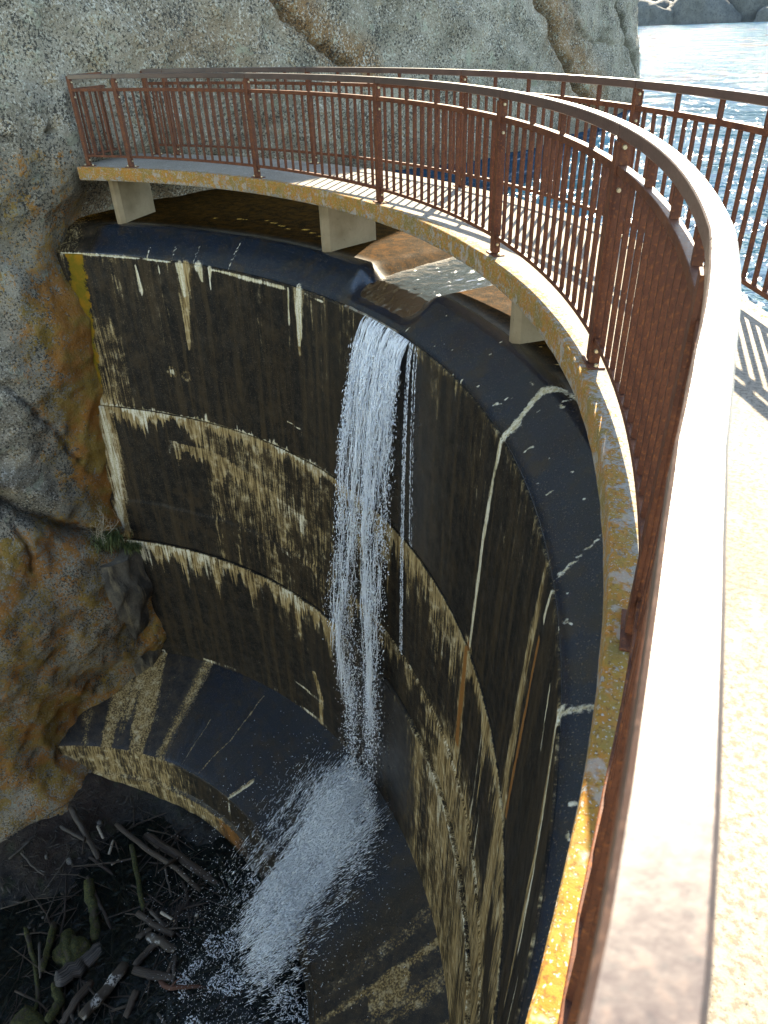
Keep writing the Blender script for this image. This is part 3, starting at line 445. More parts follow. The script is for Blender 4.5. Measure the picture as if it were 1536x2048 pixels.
PN = [(104.2, 318, 15), (103.6, 322, 17), (103.1, 330, 14), (102.9, 316, 12), (101.2, 330, 18), (98.6, 324, 16), (97.1, 335, 18), (95.5, 322, 15), (93.2, 326, 17), (105.4, 325, 17), (91.0, 330, 16), (106.6, 332, 18)]
protos = [make_pine(3, 15), make_pine(8, 16), make_pine(15, 14)]
for k, (az, d, h) in enumerate(PN):
    tm, cm = protos[k % 3]; a = R_(az); t = thing('pine_tree', 'dark green pine tree on the far bank above the granite boulders', 'tree', 'pines across the lake', (7.4 + d * math.cos(a), d * math.sin(a), 1.5)); t.rotation_euler = (0, 0, k); t.scale = [h / 15.0] * 3
    obj('trunk', tm, 'bark', t); obj('crown', cm, 'needles', t)
def leaf_ball(seed, r, n, s):
    rg = random.Random(seed); V = []; F = []
    for i in range(n):
        d = Vector((rg.gauss(0, 1), rg.gauss(0, 1), rg.gauss(0, 1))).normalized(); c = d * r * rg.random() ** .4; c.z = abs(c.z) * .9; e = Vector((rg.gauss(0, 1), rg.gauss(0, 1), rg.gauss(0, 1))).normalized(); f = e.cross(d).normalized(); b = len(V)
        V += [c - e * s, c + f * s * .6, c + e * s, c - f * s * .6]; F.append((b, b + 1, b + 2, b + 3))
    return mesh('crown', V, F)
bush = leaf_ball(4, 2.2, 500, .22)
for k, (az, d, sc, lab) in enumerate([(102.0, 312, 1.4, 'large yellow-green bush between the slab boulder and the dome'), (101.6, 309, .9, 'small yellow-green bush beside the large one'), (102.7, 314, 1.1, 'yellow-green bush above the tall narrow boulder'), (99.3, 316, 1.2, 'yellow-green bush behind the shoulder boulder')]):
    a = R_(az); o = obj('shore_bush', bush, 'leaves'); o.location = (7.4 + d * math.cos(a), d * math.sin(a), 6.5); o.scale = [sc] * 3; tag(o, lab, 'bush', 'bushes on the far shore')

# ------------------------------------------------------------------ walkway: curved slab on piers
DTH = np.concatenate([np.arange(-1.15, .02, .02), np.arange(.02, 1.8, .006), [1.80]])
RI, RO, DT = 7.337, 8.60, .17
prof = [(RI + .012, 0), (RI + .004, -.004), (RI, -.014)] + [(RI, -z) for z in (.03, .05, .07, .09, .11, .13, .15)] + [(RI + .006, -DT + .004), (RI + .015, -DT), (RO - .01, -DT), (RO, -DT + .01), (RO, -.012), (RO - .012, 0)] + [(RO - .02 - i * (RO - RI - .05) / 40, 0) for i in range(41)]
prof = np.array(prof); n = len(prof); th = np.repeat(DTH[:, None], n, 1); Rr = np.repeat(prof[None, :, 0], len(DTH), 0); Zr = np.repeat(prof[None, :, 1], len(DTH), 0)
edge = (Rr < RI + .03); Rr = Rr + np.where(edge, .012 * (fbm(th * 40, Zr * 12, 5) - .5), 0); Zr = Zr + np.where(np.abs(Zr) < .02, .003 * (fbm(th * 30, Rr * 6, 6) - .5), 0)
F = [tuple(f) for f in gridf(len(DTH), n)] + [(i * n + n - 1, (i + 1) * n + n - 1, (i + 1) * n, i * n) for i in range(len(DTH) - 1)]; F += [tuple(range(n))[::-1], tuple((len(DTH) - 1) * n + j for j in range(n))]
walk = thing('walkway', 'curved concrete footbridge slab with orange lichen edges standing on the dam crest', 'footbridge')
me = mesh('deck', np.stack([Rr * np.cos(th), Rr * np.sin(th), Zr], -1).reshape(-1, 3), F, False)
side = (Rr < RI + .025) & (Zr < -.003); top = ~side & (Zr > -.05)
lich = np.where(side, .70 + .22 * (fbm(th * 6, Zr * 3, 33) - .5) - .22 * sstep(-.10, -.17, Zr), 0.0)
near = sstep(.50, .12, th) + 0 * th
lt = .58 * sstep(RI + .19, RI + .02, Rr) + .38 * sstep(RO - .22, RO - .04, Rr); lt = lt + near * .28 * sstep(RI + .14, RI + .05, Rr) - .10 * sstep(.55, .35, th) * (1 - near) * sstep(RI + .25, RI + .1, Rr) * sstep(.2, .28, th); lt = np.maximum(lt, .06 + .10 * sstep(.1, -.1, th))
lich = np.where(top, lt, lich); fattr(me, 'lichen', lich); obj('deck', me, 'deck', walk)
def pier_mesh():
    r0, r1, hw = 7.70, 8.50, .08; pts = [(r0, -hw + .05), (r0, hw - .05), (r0 + .05, hw), (r1, hw), (r1, -hw), (r0 + .05, -hw)]; V = []; F = []
    zs = [-.82, -.80, -.5, -DT]
    for z in zs:
        for a, b in pts: V.append((a, b, z))
    k = len(pts)
    for i in range(len(zs) - 1):
        for j in range(k): F.append((i * k + j, i * k + (j + 1) % k, (i + 1) * k + (j + 1) % k, (i + 1) * k + j))
    F += [tuple(range(k))[::-1], tuple((len(zs) - 1) * k + j for j in range(k))]; return mesh('pier', V, F)
pm = pier_mesh()
for a in (1.772, 1.285, .805, .325, -.155, -.635):
    o = obj('pier', pm, 'pier', walk); o.rotation_euler = (0, 0, a)

# ------------------------------------------------------------------ railings
POSTS = [1.7805, 1.685, 1.3864, 1.0786, .7754, .4856, .2199, -.045, -.31, -.58, -.85, -1.1]
def rail_r(base):
    ths = np.array([2.2, .23, .211, .135, .10, .077, .055, .035, .02, -.045, -1.2]); dr = np.array([0, 0, -.007, -.029, -.029, -.020, -.007, .007, .016, .02, .02])
    return lambda t: base + np.interp(-np.asarray(t), -ths, dr)
WT, HZ = .052, 1.07
def ring(name, rf, ra, rb, za, zb, t0, t1, bev=.004, step=.012):
    ths = np.linspace(t0, t1, max(3, int(abs(t1 - t0) / step) + 2)); b = bev
    pr = [(ra + b, za), (ra, za + b), (ra, zb - b), (ra + b, zb), (rb - b, zb), (rb, zb - b), (rb, za + b), (rb - b, za)]; n = 8; V = []
    for t in ths:
        r0 = float(rf(t))
        for a, z in pr: V.append(((r0 + a) * math.cos(t), (r0 + a) * math.sin(t), z))
    F = [(i * n + j, i * n + (j + 1) % n, (i + 1) * n + (j + 1) % n, (i + 1) * n + j) for i in range(len(ths) - 1) for j in range(n)]; F += [tuple(range(n))[::-1], tuple((len(ths) - 1) * n + j for j in range(n))]
    me = mesh(name, V, F); return me
picket_m = boxm('picket', .0225, .0225, .762, .001, True); short_m = boxm('spacer', .027, .027, .108, .001, True); post_m = boxm('post', .050, .050, 1.045, .002, True); fin_m = boxm('post_plate', .012, .062, .985, .001, True); plate_m = boxm('base_plate', .085, .17, .010, .002, True)
def bolt_m():
    bm = bmesh.new(); bmesh.ops.create_cone(bm, cap_ends=True, segments=8, radius1=.011, radius2=.009, depth=.014); me = bpy.data.meshes.new('bolt'); bm.to_mesh(me); bm.free(); return me
BM = bolt_m()
def put(name, me, mat, parent, r, t, z, rot=0.0):
    o = obj(name, me, mat, parent); o.location = (r * math.cos(t), r * math.sin(t), z); o.rotation_euler = (0, 0, t + rot); return o
def railing(name, label, rf, posts, inward, first_end, spacing=.132):
    root = thing(name, label, 'railing'); mid = WT / 2
    for k, t in enumerate(posts):
        r = float(rf(t)) + mid
        put('post', post_m, 'steel', root, r, t, .010); pl = put('base_plate', plate_m, 'steel', root, r - .0 * inward, t, -.001)
        for dy in (-.065, .065):
            b = obj('anchor_bolt', BM, 'bolt', pl); b.location = (0, dy, .016)
        if k > 0:
            f = put('post_plate', fin_m, 'steel', root, r - inward * .0265, t, .02)
        for z in (HZ - .085, HZ - .255, .075):
            bb = put('bolt', BM, 'bolt', root, r, t, z); bb.matrix_world = Matrix.Translation(bb.location) @ Matrix.Rotation(t, 4, 'Z') @ Matrix.Translation((0, -.031, 0)) @ Matrix.Rotation(R_(90), 4, 'X')
    for a, b in zip(posts[:-1], posts[1:]):
        g = .0006
        obj('handrail', ring('handrail', rf, 0, WT, HZ - .052, HZ, a - g, b + g), 'steel_rail', root)
        obj('mid_rail', ring('mid_rail', rf, .006, WT - .006, HZ - .190, HZ - .155, a - .004, b + .004, .002), 'steel', root)
        obj('bottom_rail', ring('bottom_rail', rf, .010, WT - .010, .112, .140, a - .004, b + .004, .002), 'steel', root)
        L = abs(a - b) * 7.4; n = max(2, int(round(L / spacing)))
        for i in range(1, n):
            t = a + (b - a) * i / n; r = float(rf(t)) + mid; put('picket', picket_m, 'steel', root, r, t, .130)
            if i % 4 == 0 and n - i > 2: put('spacer', short_m, 'steel', root, r, t, HZ - .158)
    return root
rin = rail_r(7.3967)
rail1 = railing('downstream_railing', 'rusty brown steel railing above the drop, between the walkway and the waterfall', rin, POSTS, 1, True)
# short return at the granite end
t = POSTS[0]; cdir = Vector((math.cos(t), math.sin(t), 0)); rot = Matrix.Rotation(t, 4, 'Z')
for nm, sx, zc, h in (('handrail', .95, HZ - .028, .048), ('mid_rail', .95, HZ - .172, .034), ('bottom_rail', .95, .126, .028)):
    o = obj(nm, boxm(nm, .62, .045, h, .003), 'steel', rail1); o.location = cdir * (7.47 + .31) + Vector((0, 0, zc)); o.rotation_euler = (0, 0, t)
for i in range(5):
    o = obj('picket', picket_m, 'steel', rail1); o.location = cdir * (7.52 + i * .125) + Vector((0, 0, .13)); o.rotation_euler = (0, 0, t)
rup = rail_r(8.488); POSTS2 = [1.735, 1.695] + [t + .017 for t in POSTS[2:]]
rail2 = railing('lake_railing', 'rusty brown steel railing on the lake side of the walkway', rup, POSTS2, -1, True, .115)

# ------------------------------------------------------------------ spilling water
FT0, FT1 = .998, 1.168
def film_mesh():
    pf = np.array([(9.9, LZ + .006), (9.3, -.885), (8.6, -.900), (8.0, -.912), (7.7, -.925), (7.6, -.965), (7.45, -1.045), (7.33, -1.105), (7.27, -1.16)]); t = np.linspace(0, len(pf) - 1, 90); R = np.interp(t, range(len(pf)), pf[:, 0]); z = np.interp(t, range(len(pf)), pf[:, 1]); ths = np.linspace(1.006, 1.160, 60)
    th = np.repeat(ths[None], 90, 0); Rg = np.repeat(R[:, None], 60, 1); Zg = np.repeat(z[:, None], 60, 1); Zg = Zg + .016 * (fbm(th * 70, Rg * 9, 3, 4) - .5); return mesh('spillway_water', np.stack([Rg * np.cos(th), Rg * np.sin(th), Zg], -1).reshape(-1, 3), gridf(90, 60), True)
tag(obj('spillway_water', film_mesh(), 'film'), 'thin rippling water running through the notch in the dam crest', 'water', kind='structure')
OCT_V = np.array([(1, 0, 0), (-1, 0, 0), (0, 1, 0), (0, -1, 0), (0, 0, 1), (0, 0, -1)], float); OCT_F = np.array([(0, 2, 4), (2, 1, 4), (1, 3, 4), (3, 0, 4), (2, 0, 5), (1, 2, 5), (3, 1, 5), (0, 3, 5)])
def drops(name, P, S, D, mat, parent):
    # P centres, S (n,2) radius and length, D directions
    n = len(P); D = D / np.linalg.norm(D, axis=1, keepdims=True); A = np.cross(D, np.tile([[.3, .9, .2]], (n, 1))); A /= np.linalg.norm(A, axis=1, keepdims=True); B = np.cross(D, A)
    V = P[:, None] + (OCT_V[None, :, 0:1] * A[:, None] + OCT_V[None, :, 1:2] * B[:, None]) * S[:, None, 0:1] + OCT_V[None, :, 2:3] * D[:, None] * S[:, None, 1:2]
    F = (OCT_F[None] + (np.arange(n) * 6)[:, None, None]).reshape(-1, 3); return obj(name, mesh(name, V.reshape(-1, 3), F, True), mat, parent)
fall = thing('waterfall', 'white ribbon of water falling from the crest notch and breaking on the apron', 'waterfall')
def traj(th0, v0, vt, t):     # radial outwards fall, returns positions (n,3)
    R = 7.272 - v0 * t; th = th0 + vt * t / 7; z = -1.15 - .35 * t - 4.9 * t * t; return np.stack([R * np.cos(th), R * np.sin(th), z], -1)
def vel(th0, v0, t): return np.stack([-v0 * np.cos(th0), -v0 * np.sin(th0), -.35 - 9.8 * t], -1)
TMAX = 1.235
# unbroken strands at the top
V = []; F = []
for k in range(540):
    th0 = RNG.uniform(.970, 1.100); v0 = .46 + .30 * vn(th0 * 60, k * .11, 4) + .12 * ((th0 - .97) / .14); ts = RNG.uniform(0, .38) * (k % 4 > 0); te = ts + RNG.uniform(.12, .34) + .12 * (ts == 0); n = 9; tt = np.linspace(ts, te, n); c = traj(th0 + 0 * tt, v0 + 0 * tt, .0, tt)
    wob = .012 * np.stack([np.sin(tt * 40 + k), np.cos(tt * 37 + k * 2), 0 * tt], -1) * np.minimum(tt * 4, 1)[:, None]; c = c + wob; wd = RNG.uniform(.002, .0085) * (1 - .6 * tt / .8) * np.sin(np.linspace(.5 if ts == 0 else .05, math.pi - .03, n)) ** .6
    tx = np.array([-math.sin(th0), math.cos(th0), 0]); rx = np.array([math.cos(th0), math.sin(th0), .1]); b = len(V) * 1; base = sum(len(q) for q in V) if False else None
    ringp = np.stack([c + tx * wd[:, None], c - rx * wd[:, None] * .55, c - tx * wd[:, None], c + rx * wd[:, None] * .55], 1); V.append(ringp.reshape(-1, 3))
nS = len(V); V = np.concatenate(V); q = gridf(9, 4); i = np.arange(8)[:, None]; j = np.arange(4)[None]; q = np.stack([i * 4 + j, i * 4 + (j + 1) % 4, (i + 1) * 4 + (j + 1) % 4, (i + 1) * 4 + j], -1).reshape(-1, 4)
F = (q[None] + (np.arange(nS) * 36)[:, None, None]).reshape(-1, 4); tag(obj('water_strand', mesh('water_strand', V, F, True), 'fall', fall), None, None, kind='stuff')
# torn filaments further down
V = []
for k in range(560):
    th0 = .972 + .122 * RNG.random(); ts = .22 + .75 * RNG.random() ** .9; te = min(ts + RNG.uniform(.03, .10), TMAX); n = 9; tt = np.linspace(ts, te, n); v0 = .46 + .30 * vn(th0 * 60, ts * 2, 4) + .12 * ((th0 - .97) / .14) + .25 * math.exp(-((ts - .85) / .13) ** 2) * (th0 > 1.04); c = traj(th0 + 0 * tt, v0 + 0 * tt, 0, tt)
    a = RNG.uniform(.006, .022); ph = RNG.uniform(0, 6.28); c = c + a * np.stack([np.sin(tt * 55 + ph), np.cos(tt * 48 + ph * 2), .8 * np.sin(tt * 60 + ph)], -1); wd = RNG.uniform(.0018, .006) * np.sin(np.linspace(.05, math.pi - .05, n)) ** .5
    tx = np.array([-math.sin(th0), math.cos(th0), 0]); rx = np.array([math.cos(th0), math.sin(th0), .1]); V.append(np.stack([c + tx * wd[:, None], c - rx * wd[:, None], c - tx * wd[:, None], c + rx * wd[:, None]], 1).reshape(-1, 3))
F = (q[None] + (np.arange(len(V)) * 36)[:, None, None]).reshape(-1, 4); tag(obj('water_filament', mesh('water_filament', np.concatenate(V), F, True), 'fall', fall), None, None, kind='stuff')
# drops of the broken fall
N = 36000; t = RNG.uniform(.06, 1, N) ** .66 * TMAX; th0 = RNG.uniform(.972, 1.096, N); cl = fbm(th0 * 110, t * 10, 8, 4, .7); edge = RNG.random(N) < .22; th0 = np.where(edge, RNG.choice([.974, 1.092], N) + RNG.normal(0, .006, N), th0)
v0 = .46 + .30 * vn(th0 * 60, t * 2, 4) + .12 * ((th0 - .97) / .14) + RNG.normal(0, .035, N) + .30 * np.exp(-((t - .85) / .13) ** 2) * (th0 > 1.04) * RNG.random(N)
keep = (cl > .47 + .05 * (t / TMAX) - .10 * (t < .3)) | (RNG.random(N) < .08); P = traj(th0, v0, RNG.normal(0, .06, N), t) + RNG.normal(0, .010, (N, 3)) * (t / TMAX)[:, None] * 2; D = vel(th0, v0, t) + RNG.normal(0, 1.1, (N, 3)) * np.minimum(1, t)[:, None] * 1.6
S = np.stack([RNG.lognormal(-5.45, .50, N), RNG.lognormal(-4.55, .65, N) * (1.5 - .5 * t / TMAX)], 1); drops('water_drop', P[keep], np.clip(S[keep], .002, .03), D[keep], 'fall', fall)['kind'] = 'stuff'
# fine threads on the wall side
N = 3800; t = RNG.uniform(0, 1, N) ** .6 * TMAX; ch = RNG.choice([.958, .950, .943, .962, .966], N, p=[.3, .2, .1, .2, .2]); P = traj(ch + RNG.normal(0, .0012, N), .16 + .08 * (ch > .955), 0, t); D = vel(ch, .2, t); S = np.stack([RNG.uniform(.0015, .004, N), RNG.uniform(.006, .03, N)], 1); drops('spray_thread', P, S, D, 'fall', fall)['kind'] = 'stuff'
# foam sheet racing down the apron: strands that follow the slope, then jump off the toe
sl = (-9.74 + 8.90) / (5.12 - 6.9)
def apz(R): return np.where(R > 5.12, -8.9 + (R - 6.9) * sl, -9.74 - (5.12 - R) * .25 - (5.12 - R) ** 2 * .42)
N = 90000; u = RNG.uniform(0, 1, N); lat = np.clip(RNG.normal(0, .5, N), -1.5, 1.5); R = 6.60 - 2.3 * u ** .95; thc = 1.068 - .165 * np.clip((6.4 - R) / 1.9, 0, 1.6) ** 1.2; wdt = .11 + .13 * u; th = thc + lat * wdt + .05 * (lat > .6) * u
den = fbm((th - thc) / wdt * 9 + 2 * lat * u, R * 1.1, 15, 4, .65); keep = (den > .44 + .10 * np.abs(lat) + .05 * u - .08 * np.exp(-((u - .2) / .15) ** 2)) & (RNG.random(N) < (1.25 - .6 * np.abs(lat)) * (1.15 - .8 * u)); R = R + RNG.normal(0, .13, N); hgt = np.abs(RNG.normal(0, 1, N)) * (.05 + .15 * np.exp(-((u - .14) / .18) ** 2) + .06 * u) 
z = np.maximum(apz(R) + .012 + hgt, -10.95 + hgt); P = np.stack([R * np.cos(th), R * np.sin(th), z], -1); thd = th + .085 + lat * .10; D = np.stack([-np.cos(thd), -np.sin(thd), -.42 * np.ones(N)], -1) + RNG.normal(0, .13, (N, 3)) + .0
S = np.stack([RNG.lognormal(-5.85, .45, N), RNG.lognormal(-3.45, .6, N)], 1); drops('splash_foam', P[keep], np.clip(S[keep], .0015, .14), D[keep], 'foam', fall)['kind'] = 'stuff'
# loose spray around the impact and foam flecks at the foot
N = 5500; a = RNG.uniform(0, 1, N); R = 6.5 - 3.4 * a + RNG.normal(0, .25, N); th = 1.075 - .16 * a + RNG.normal(0, .12 + .16 * a, N); z = np.maximum(apz(np.maximum(R, 3.0)), -10.95) + .02 + np.abs(RNG.normal(0, .28, N)) * RNG.random(N); P = np.stack([R * np.cos(th), R * np.sin(th), z], -1); D = RNG.normal(0, 1, (N, 3)) + np.array([-.6, -1, -.4]); S = np.stack([RNG.uniform(.0015, .005, N), RNG.uniform(.003, .02, N)], 1); drops('spray_drop', P, S, D, 'foam', fall)['kind'] = 'stuff'
N = 6500; R = RNG.uniform(3.0, 5.0, N); th = RNG.uniform(.62, 1.30, N); k = fbm(R * 3 * np.cos(th) + 9, R * 3 * np.sin(th), 30, 4) > .50 + .22 * sstep(.95, 1.3, th) + .12 * sstep(3.6, 3.0, R); P = np.stack([R * np.cos(th), R * np.sin(th), np.full(N, -10.955)], -1)[k]; n_ = len(P); D = RNG.normal(0, 1, (n_, 3)) * np.array([1, 1, .05]); S = np.stack([RNG.uniform(.003, .011, n_), RNG.uniform(.008, .04, n_)], 1); drops('pool_foam', P, S, D, 'foam', fall)['kind'] = 'stuff'

# ------------------------------------------------------------------ gorge floor with driftwood
gx = np.concatenate([np.arange(-60, -4, 2.5), np.arange(-4, 6.2, .06), np.arange(6.2, 30, 2.5)]); gy = np.concatenate([np.arange(-80, -1, 3), np.arange(-1, 6.4, .06), np.arange(6.4, 9, .6)]); GX, GY = np.meshgrid(gx, gy, indexing='ij'); rad = np.hypot(GX, GY); ang = np.arctan2(GY, GX)
def floor_z(x, y):
    x = np.asarray(x, float); y = np.asarray(y, float); a = np.arctan2(y, x); bank = sstep(-.6, -2.6, x) * sstep(1.6, 3.6, y); return -11.05 + .22 * (fbm(x * .9, y * .9, 5, 5, .6) - .5) * 2 + .09 * (fbm(x * 5, y * 5, 8, 4) - .5) + .42 * bank + .20 * sstep(4.2, 5.0, np.hypot(x, y)) * sstep(1.35, 1.6, a) - .25 * np.exp(-(((x - 3.0) / 1.4) ** 2 + ((y - 2.9) / 1.3) ** 2)) - .10 * np.exp(-(((x + .3) / .9) ** 2 + ((y - 2.9) / .8) ** 2)) - .012 * np.maximum(0, -y - 2)
GZ = floor_z(GX, GY); me = mesh('ground', np.stack([GX, GY, GZ], -1).reshape(-1, 3), gridf(len(gx), len(gy)), True); fattr(me, 'soil', sstep(-.9, -1.9, GX + .5 * (fbm(GX * 2, GY * 2, 7) - .5)) * sstep(2.0, 2.9, GY)); tag(obj('ground', me, 'floor'), 'dark wet litter-covered ground below the dam', 'ground', kind='structure')
px_ = np.linspace(-4, 6, 60); PX, PY = np.meshgrid(px_, np.linspace(-6, 5.4, 60), indexing='ij'); tag(obj('pool', mesh('pool', np.stack([PX, PY, np.full(PX.shape, -10.97)], -1).reshape(-1, 3), gridf(60, 60), True), 'pool'), 'shallow dark water pooled between the driftwood', 'water', kind='structure')
LOGS = [
    ('stick', 'pale grey stick with a knobbed end near the brown soil bank', 0.084, [(-2.06, 3.47), (-1.59, 3.51), (-1.18, 3.59)]),
    ('log', 'dark straight log leaning under the knobbed grey stick', 0.136, [(-2.09, 3.78), (-1.54, 3.61), (-1.08, 3.45)]),
    ('log', 'long curved pale brown log beside the foot of the dam apron', 0.114, [(-1.28, 4.06), (-0.89, 4.04), (-0.36, 3.99), (0.3, 3.99), (0.95, 3.93)]),
    ('log', 'thick dark log lying parallel to the apron toe wall', 0.193, [(-0.71, 4.22), (0.21, 4.2), (1.23, 4.18)]),
    ('moss', 'slender green-black mossy log standing clear of the pile, below the curved log', 0.143, [(-0.75, 3.94), (-0.23, 3.56), (0.3, 3.2)]),
    ('branch', 'forked grey branch lying across the moss-covered log', 0.093, [(-1.01, 3.12), (-0.49, 2.91), (0.05, 2.71)]),
    ('branch', 'straight dark branch meeting the tip of the forked grey branch', 0.078, [(-0.25, 3.11), (0.11, 2.65), (0.53, 2.23)]),
    ('moss', 'fat bright-mossed log under the forked grey branch', 0.261, [(-0.88, 3.04), (-0.42, 2.73), (-0.04, 2.45)]),
    ('moss', 'short moss-coated log beside the mossy stump', 0.167, [(-0.83, 2.27), (-0.58, 1.98), (-0.35, 1.68)]),
    ('moss', 'broad mossy stump behind the split log', 0.316, [(-0.58, 2.29), (-0.26, 2.08), (-0.02, 1.9)]),
    ('split', 'wide split log with long parallel grain grooves', 0.352, [(-0.0, 1.7), (0.06, 2.06), (0.12, 2.44)]),
    ('birch', 'long dark birch log with a white bark stripe', 0.216, [(0.72, 2.42), (0.75, 1.97), (0.76, 1.54)]),
    ('birch', 'short thick white birch log beside the splash foam', 0.18, [(0.7, 2.92), (0.98, 2.94), (1.24, 2.98)]),
    ('birch', 'small white birch piece behind the short birch log', 0.116, [(0.56, 2.81), (0.65, 3.04)]),
    ('pale', 'peeled white stick near the spray edge', 0.064, [(0.65, 3.29), (0.97, 3.3)]),
    ('birch', 'thin birch branch leaning beside the apron toe', 0.107, [(0.78, 4.55), (1.04, 4.44), (1.33, 4.29)]),
    ('log', 'short grey log lying level below the birch logs', 0.178, [(0.89, 2.43), (1.21, 2.55), (1.51, 2.67)]),
    ('root', 'bent reddish root lying over the grey log end', 0.096, [(1.34, 2.53), (1.53, 2.51), (1.66, 2.55), (1.85, 2.72), (2.13, 2.88)]),
    ('log', 'dark log running parallel to the long birch log', 0.162, [(0.42, 1.99), (0.44, 1.67), (0.47, 1.35)]),
    ('moss', 'thin mossy pole among the leaf litter', 0.104, [(-1.18, 1.99), (-0.6, 1.7), (-0.1, 1.37), (0.07, 1.12)]),
    ('stick', 'short straight stick beside the thin mossy pole', 0.061, [(-0.79, 1.95), (-0.32, 1.6)]),
    ('root', 'curved red branch lying in the foam', 0.066, [(2.36, 2.69), (2.35, 2.92), (2.47, 3.15)]),
    ('log', 'split dark timber between the mossy log and birch piece', 0.136, [(0.25, 3.11), (0.66, 3.1), (1.09, 3.13)]),
    ('stick', 'thin upright-lying dark stick under the curved log', 0.054, [(0.09, 3.93), (0.57, 3.6)]),
    ('branch', 'thin arching twiggy branch below the curved log', 0.06, [(0.41, 3.95), (0.75, 3.79), (1.21, 3.36)]),
    ('branch', 'thin branch crossing the slender mossy log', 0.06, [(-0.22, 3.41), (0.13, 3.44), (0.57, 3.41)]),
    ('pale', 'short tan stick near the knobbed grey stick end', 0.064, [(-1.51, 3.84), (-1.26, 3.74)]),
    ('pale', 'stubby tan chip beside the dark leaning log', 0.068, [(-1.0, 3.61), (-1.13, 3.83)]),
    ('pale', 'small bleached sliver below the stubby tan chip', 0.049, [(-0.8, 3.49), (-0.78, 3.64)]),
    ('stick', 'thin grey stick on the dark pool mud', 0.058, [(-2.2, 2.76), (-1.9, 2.72), (-1.58, 2.71)]),
    ('stick', 'thin brown stick at the edge of the soil bank', 0.052, [(-2.38, 2.59), (-2.26, 3.0)]),
    ('stick', 'narrow dark plank below the split dark timber', 0.088, [(0.46, 3.23), (0.99, 3.13)]),
    ('moss', 'mossy log end sticking out by the pool water', 0.206, [(-0.04, 1.67), (0.28, 1.53), (0.34, 1.23)]),
    ('branch', 'dark twisted branch meeting the dark leaning log', 0.088, [(-1.25, 3.39), (-0.76, 3.4), (-0.14, 3.23), (0.16, 3.0)]),
    ('log', 'dark log across the lower debris below the short grey log', 0.138, [(0.87, 2.48), (0.88, 2.81), (0.98, 3.03)]),
    ('stick', 'straight dark stick leaning against the short grey log', 0.08, [(1.31, 2.91), (1.58, 2.59)]),
    ('stick', 'weathered stick pointing to the bent red root', 0.084, [(1.6, 2.47), (1.82, 2.21)]),
    ('log', 'dark half-sunk log at the pool margin', 0.147, [(1.15, 2.25), (1.26, 1.89)]),
    ('stick', 'thin pale stick at the pool margin', 0.05, [(1.65, 2.18), (1.91, 2.12)]),
]
def log_mesh(name, P, r, seed, taper=.75, sides=9, rough=.12, segs=14, flat=1.0, forks=0):
    rg = random.Random(seed); P = [Vector(p) for p in P]; d = [0]
    for a, b in zip(P[:-1], P[1:]): d.append(d[-1] + (b - a).length)
    V = []; F = []; G = []
    def tube(path, rads, sides):
        b = len(V); n = len(path); L = 0
        for i, c in enumerate(path):
            t = (path[min(i + 1, n - 1)] - path[max(i - 1, 0)]).normalized(); s = t.cross(Vector((0, 0, 1))); s = s.normalized() if s.length > .01 else Vector((1, 0, 0)); u = s.cross(t)
            if i: L += (c - path[i - 1]).length
            for j in range(sides):
                a = 6.2832 * j / sides; k = 1 + rough * mnoise.noise(Vector((a * 1.2 + seed, L * 3, seed * .7))) * 2 + rough * .8 * mnoise.noise(Vector((math.cos(a) * 3, math.sin(a) * 3, L * 1.1 + seed))); V.append(c + (s * math.cos(a) + u * math.sin(a) * flat) * rads[i] * k); G.append((L + seed * 2.3, math.cos(a) * .5, math.sin(a) * .5))
        for i in range(n - 1):
            for j in range(sides): F.append((b + i * sides + j, b + i * sides + (j + 1) % sides, b + (i + 1) * sides + (j + 1) % sides, b + (i + 1) * sides + j))
        F.append(tuple(range(b, b + sides))[::-1]); F.append(tuple(b + (n - 1) * sides + j for j in range(sides)))
    path = []; rads = []
    for i in range(segs):
        q = d[-1] * i / (segs - 1); k = max(x for x in range(len(P) - 1) if d[x] <= q + 1e-6) if q < d[-1] else len(P) - 2; f = (q - d[k]) / (d[k + 1] - d[k]); c = P[k].lerp(P[k + 1], f); path.append(c + Vector((rg.gauss(0, 1), rg.gauss(0, 1), rg.gauss(0, .6))) * r * .12); rads.append(r * (1 + (taper - 1) * i / (segs - 1)) * (.82 if i in (0, segs - 1) else 1))
    tube(path, rads, sides)
    for q in range(forks):
        i = rg.randrange(segs // 4, segs - 2); a = rg.uniform(0, 6.28); L = rg.uniform(2.5, 9) * r; dirv = ((path[i + 1] - path[i]).normalized() + Vector((math.cos(a), math.sin(a), rg.uniform(-.1, .6)))).normalized(); tube([path[i], path[i] + dirv * L * .5 + Vector((0, 0, .02)), path[i] + dirv * L], [rads[i] * .55, rads[i] * .4, rads[i] * .15], 5)
    me = mesh(name, V, F, True); vattr(me, 'grain', [tuple(g) for g in G]); return me
GROUP = {'log': 'driftwood_log', 'stick': 'stick', 'branch': 'branch', 'moss': 'mossy_log', 'split': 'split_log', 'birch': 'birch_log', 'pale': 'peeled_stick', 'root': 'root'}
for k, (kind, lab, wd, pts) in enumerate(LOGS):
    r = wd * (.36 if kind == 'moss' else .42); z0 = .03 + .05 * (k % 3); P3 = []
    for i, (x, y) in enumerate(pts): P3.append((x, y, float(floor_z(x, y)) + r * .75 + z0 + .04 * math.sin(k * 2.1 + i * 1.7)))
    me = log_mesh(GROUP[kind], P3, r, k + 1, .6 if kind in ('branch', 'stick', 'root') else .85, 6 if wd < .09 else 10, .16 if kind in ('split', 'moss') else .10, 12, .55 if kind == 'split' else 1.0, {'branch': 3, 'root': 1, 'log': 1}.get(kind, 0))
    tag(obj(GROUP[kind], me, kind), lab, {'moss': 'log', 'split': 'log', 'birch': 'log', 'pale': 'stick'}.get(kind, kind), 'driftwood below the dam')
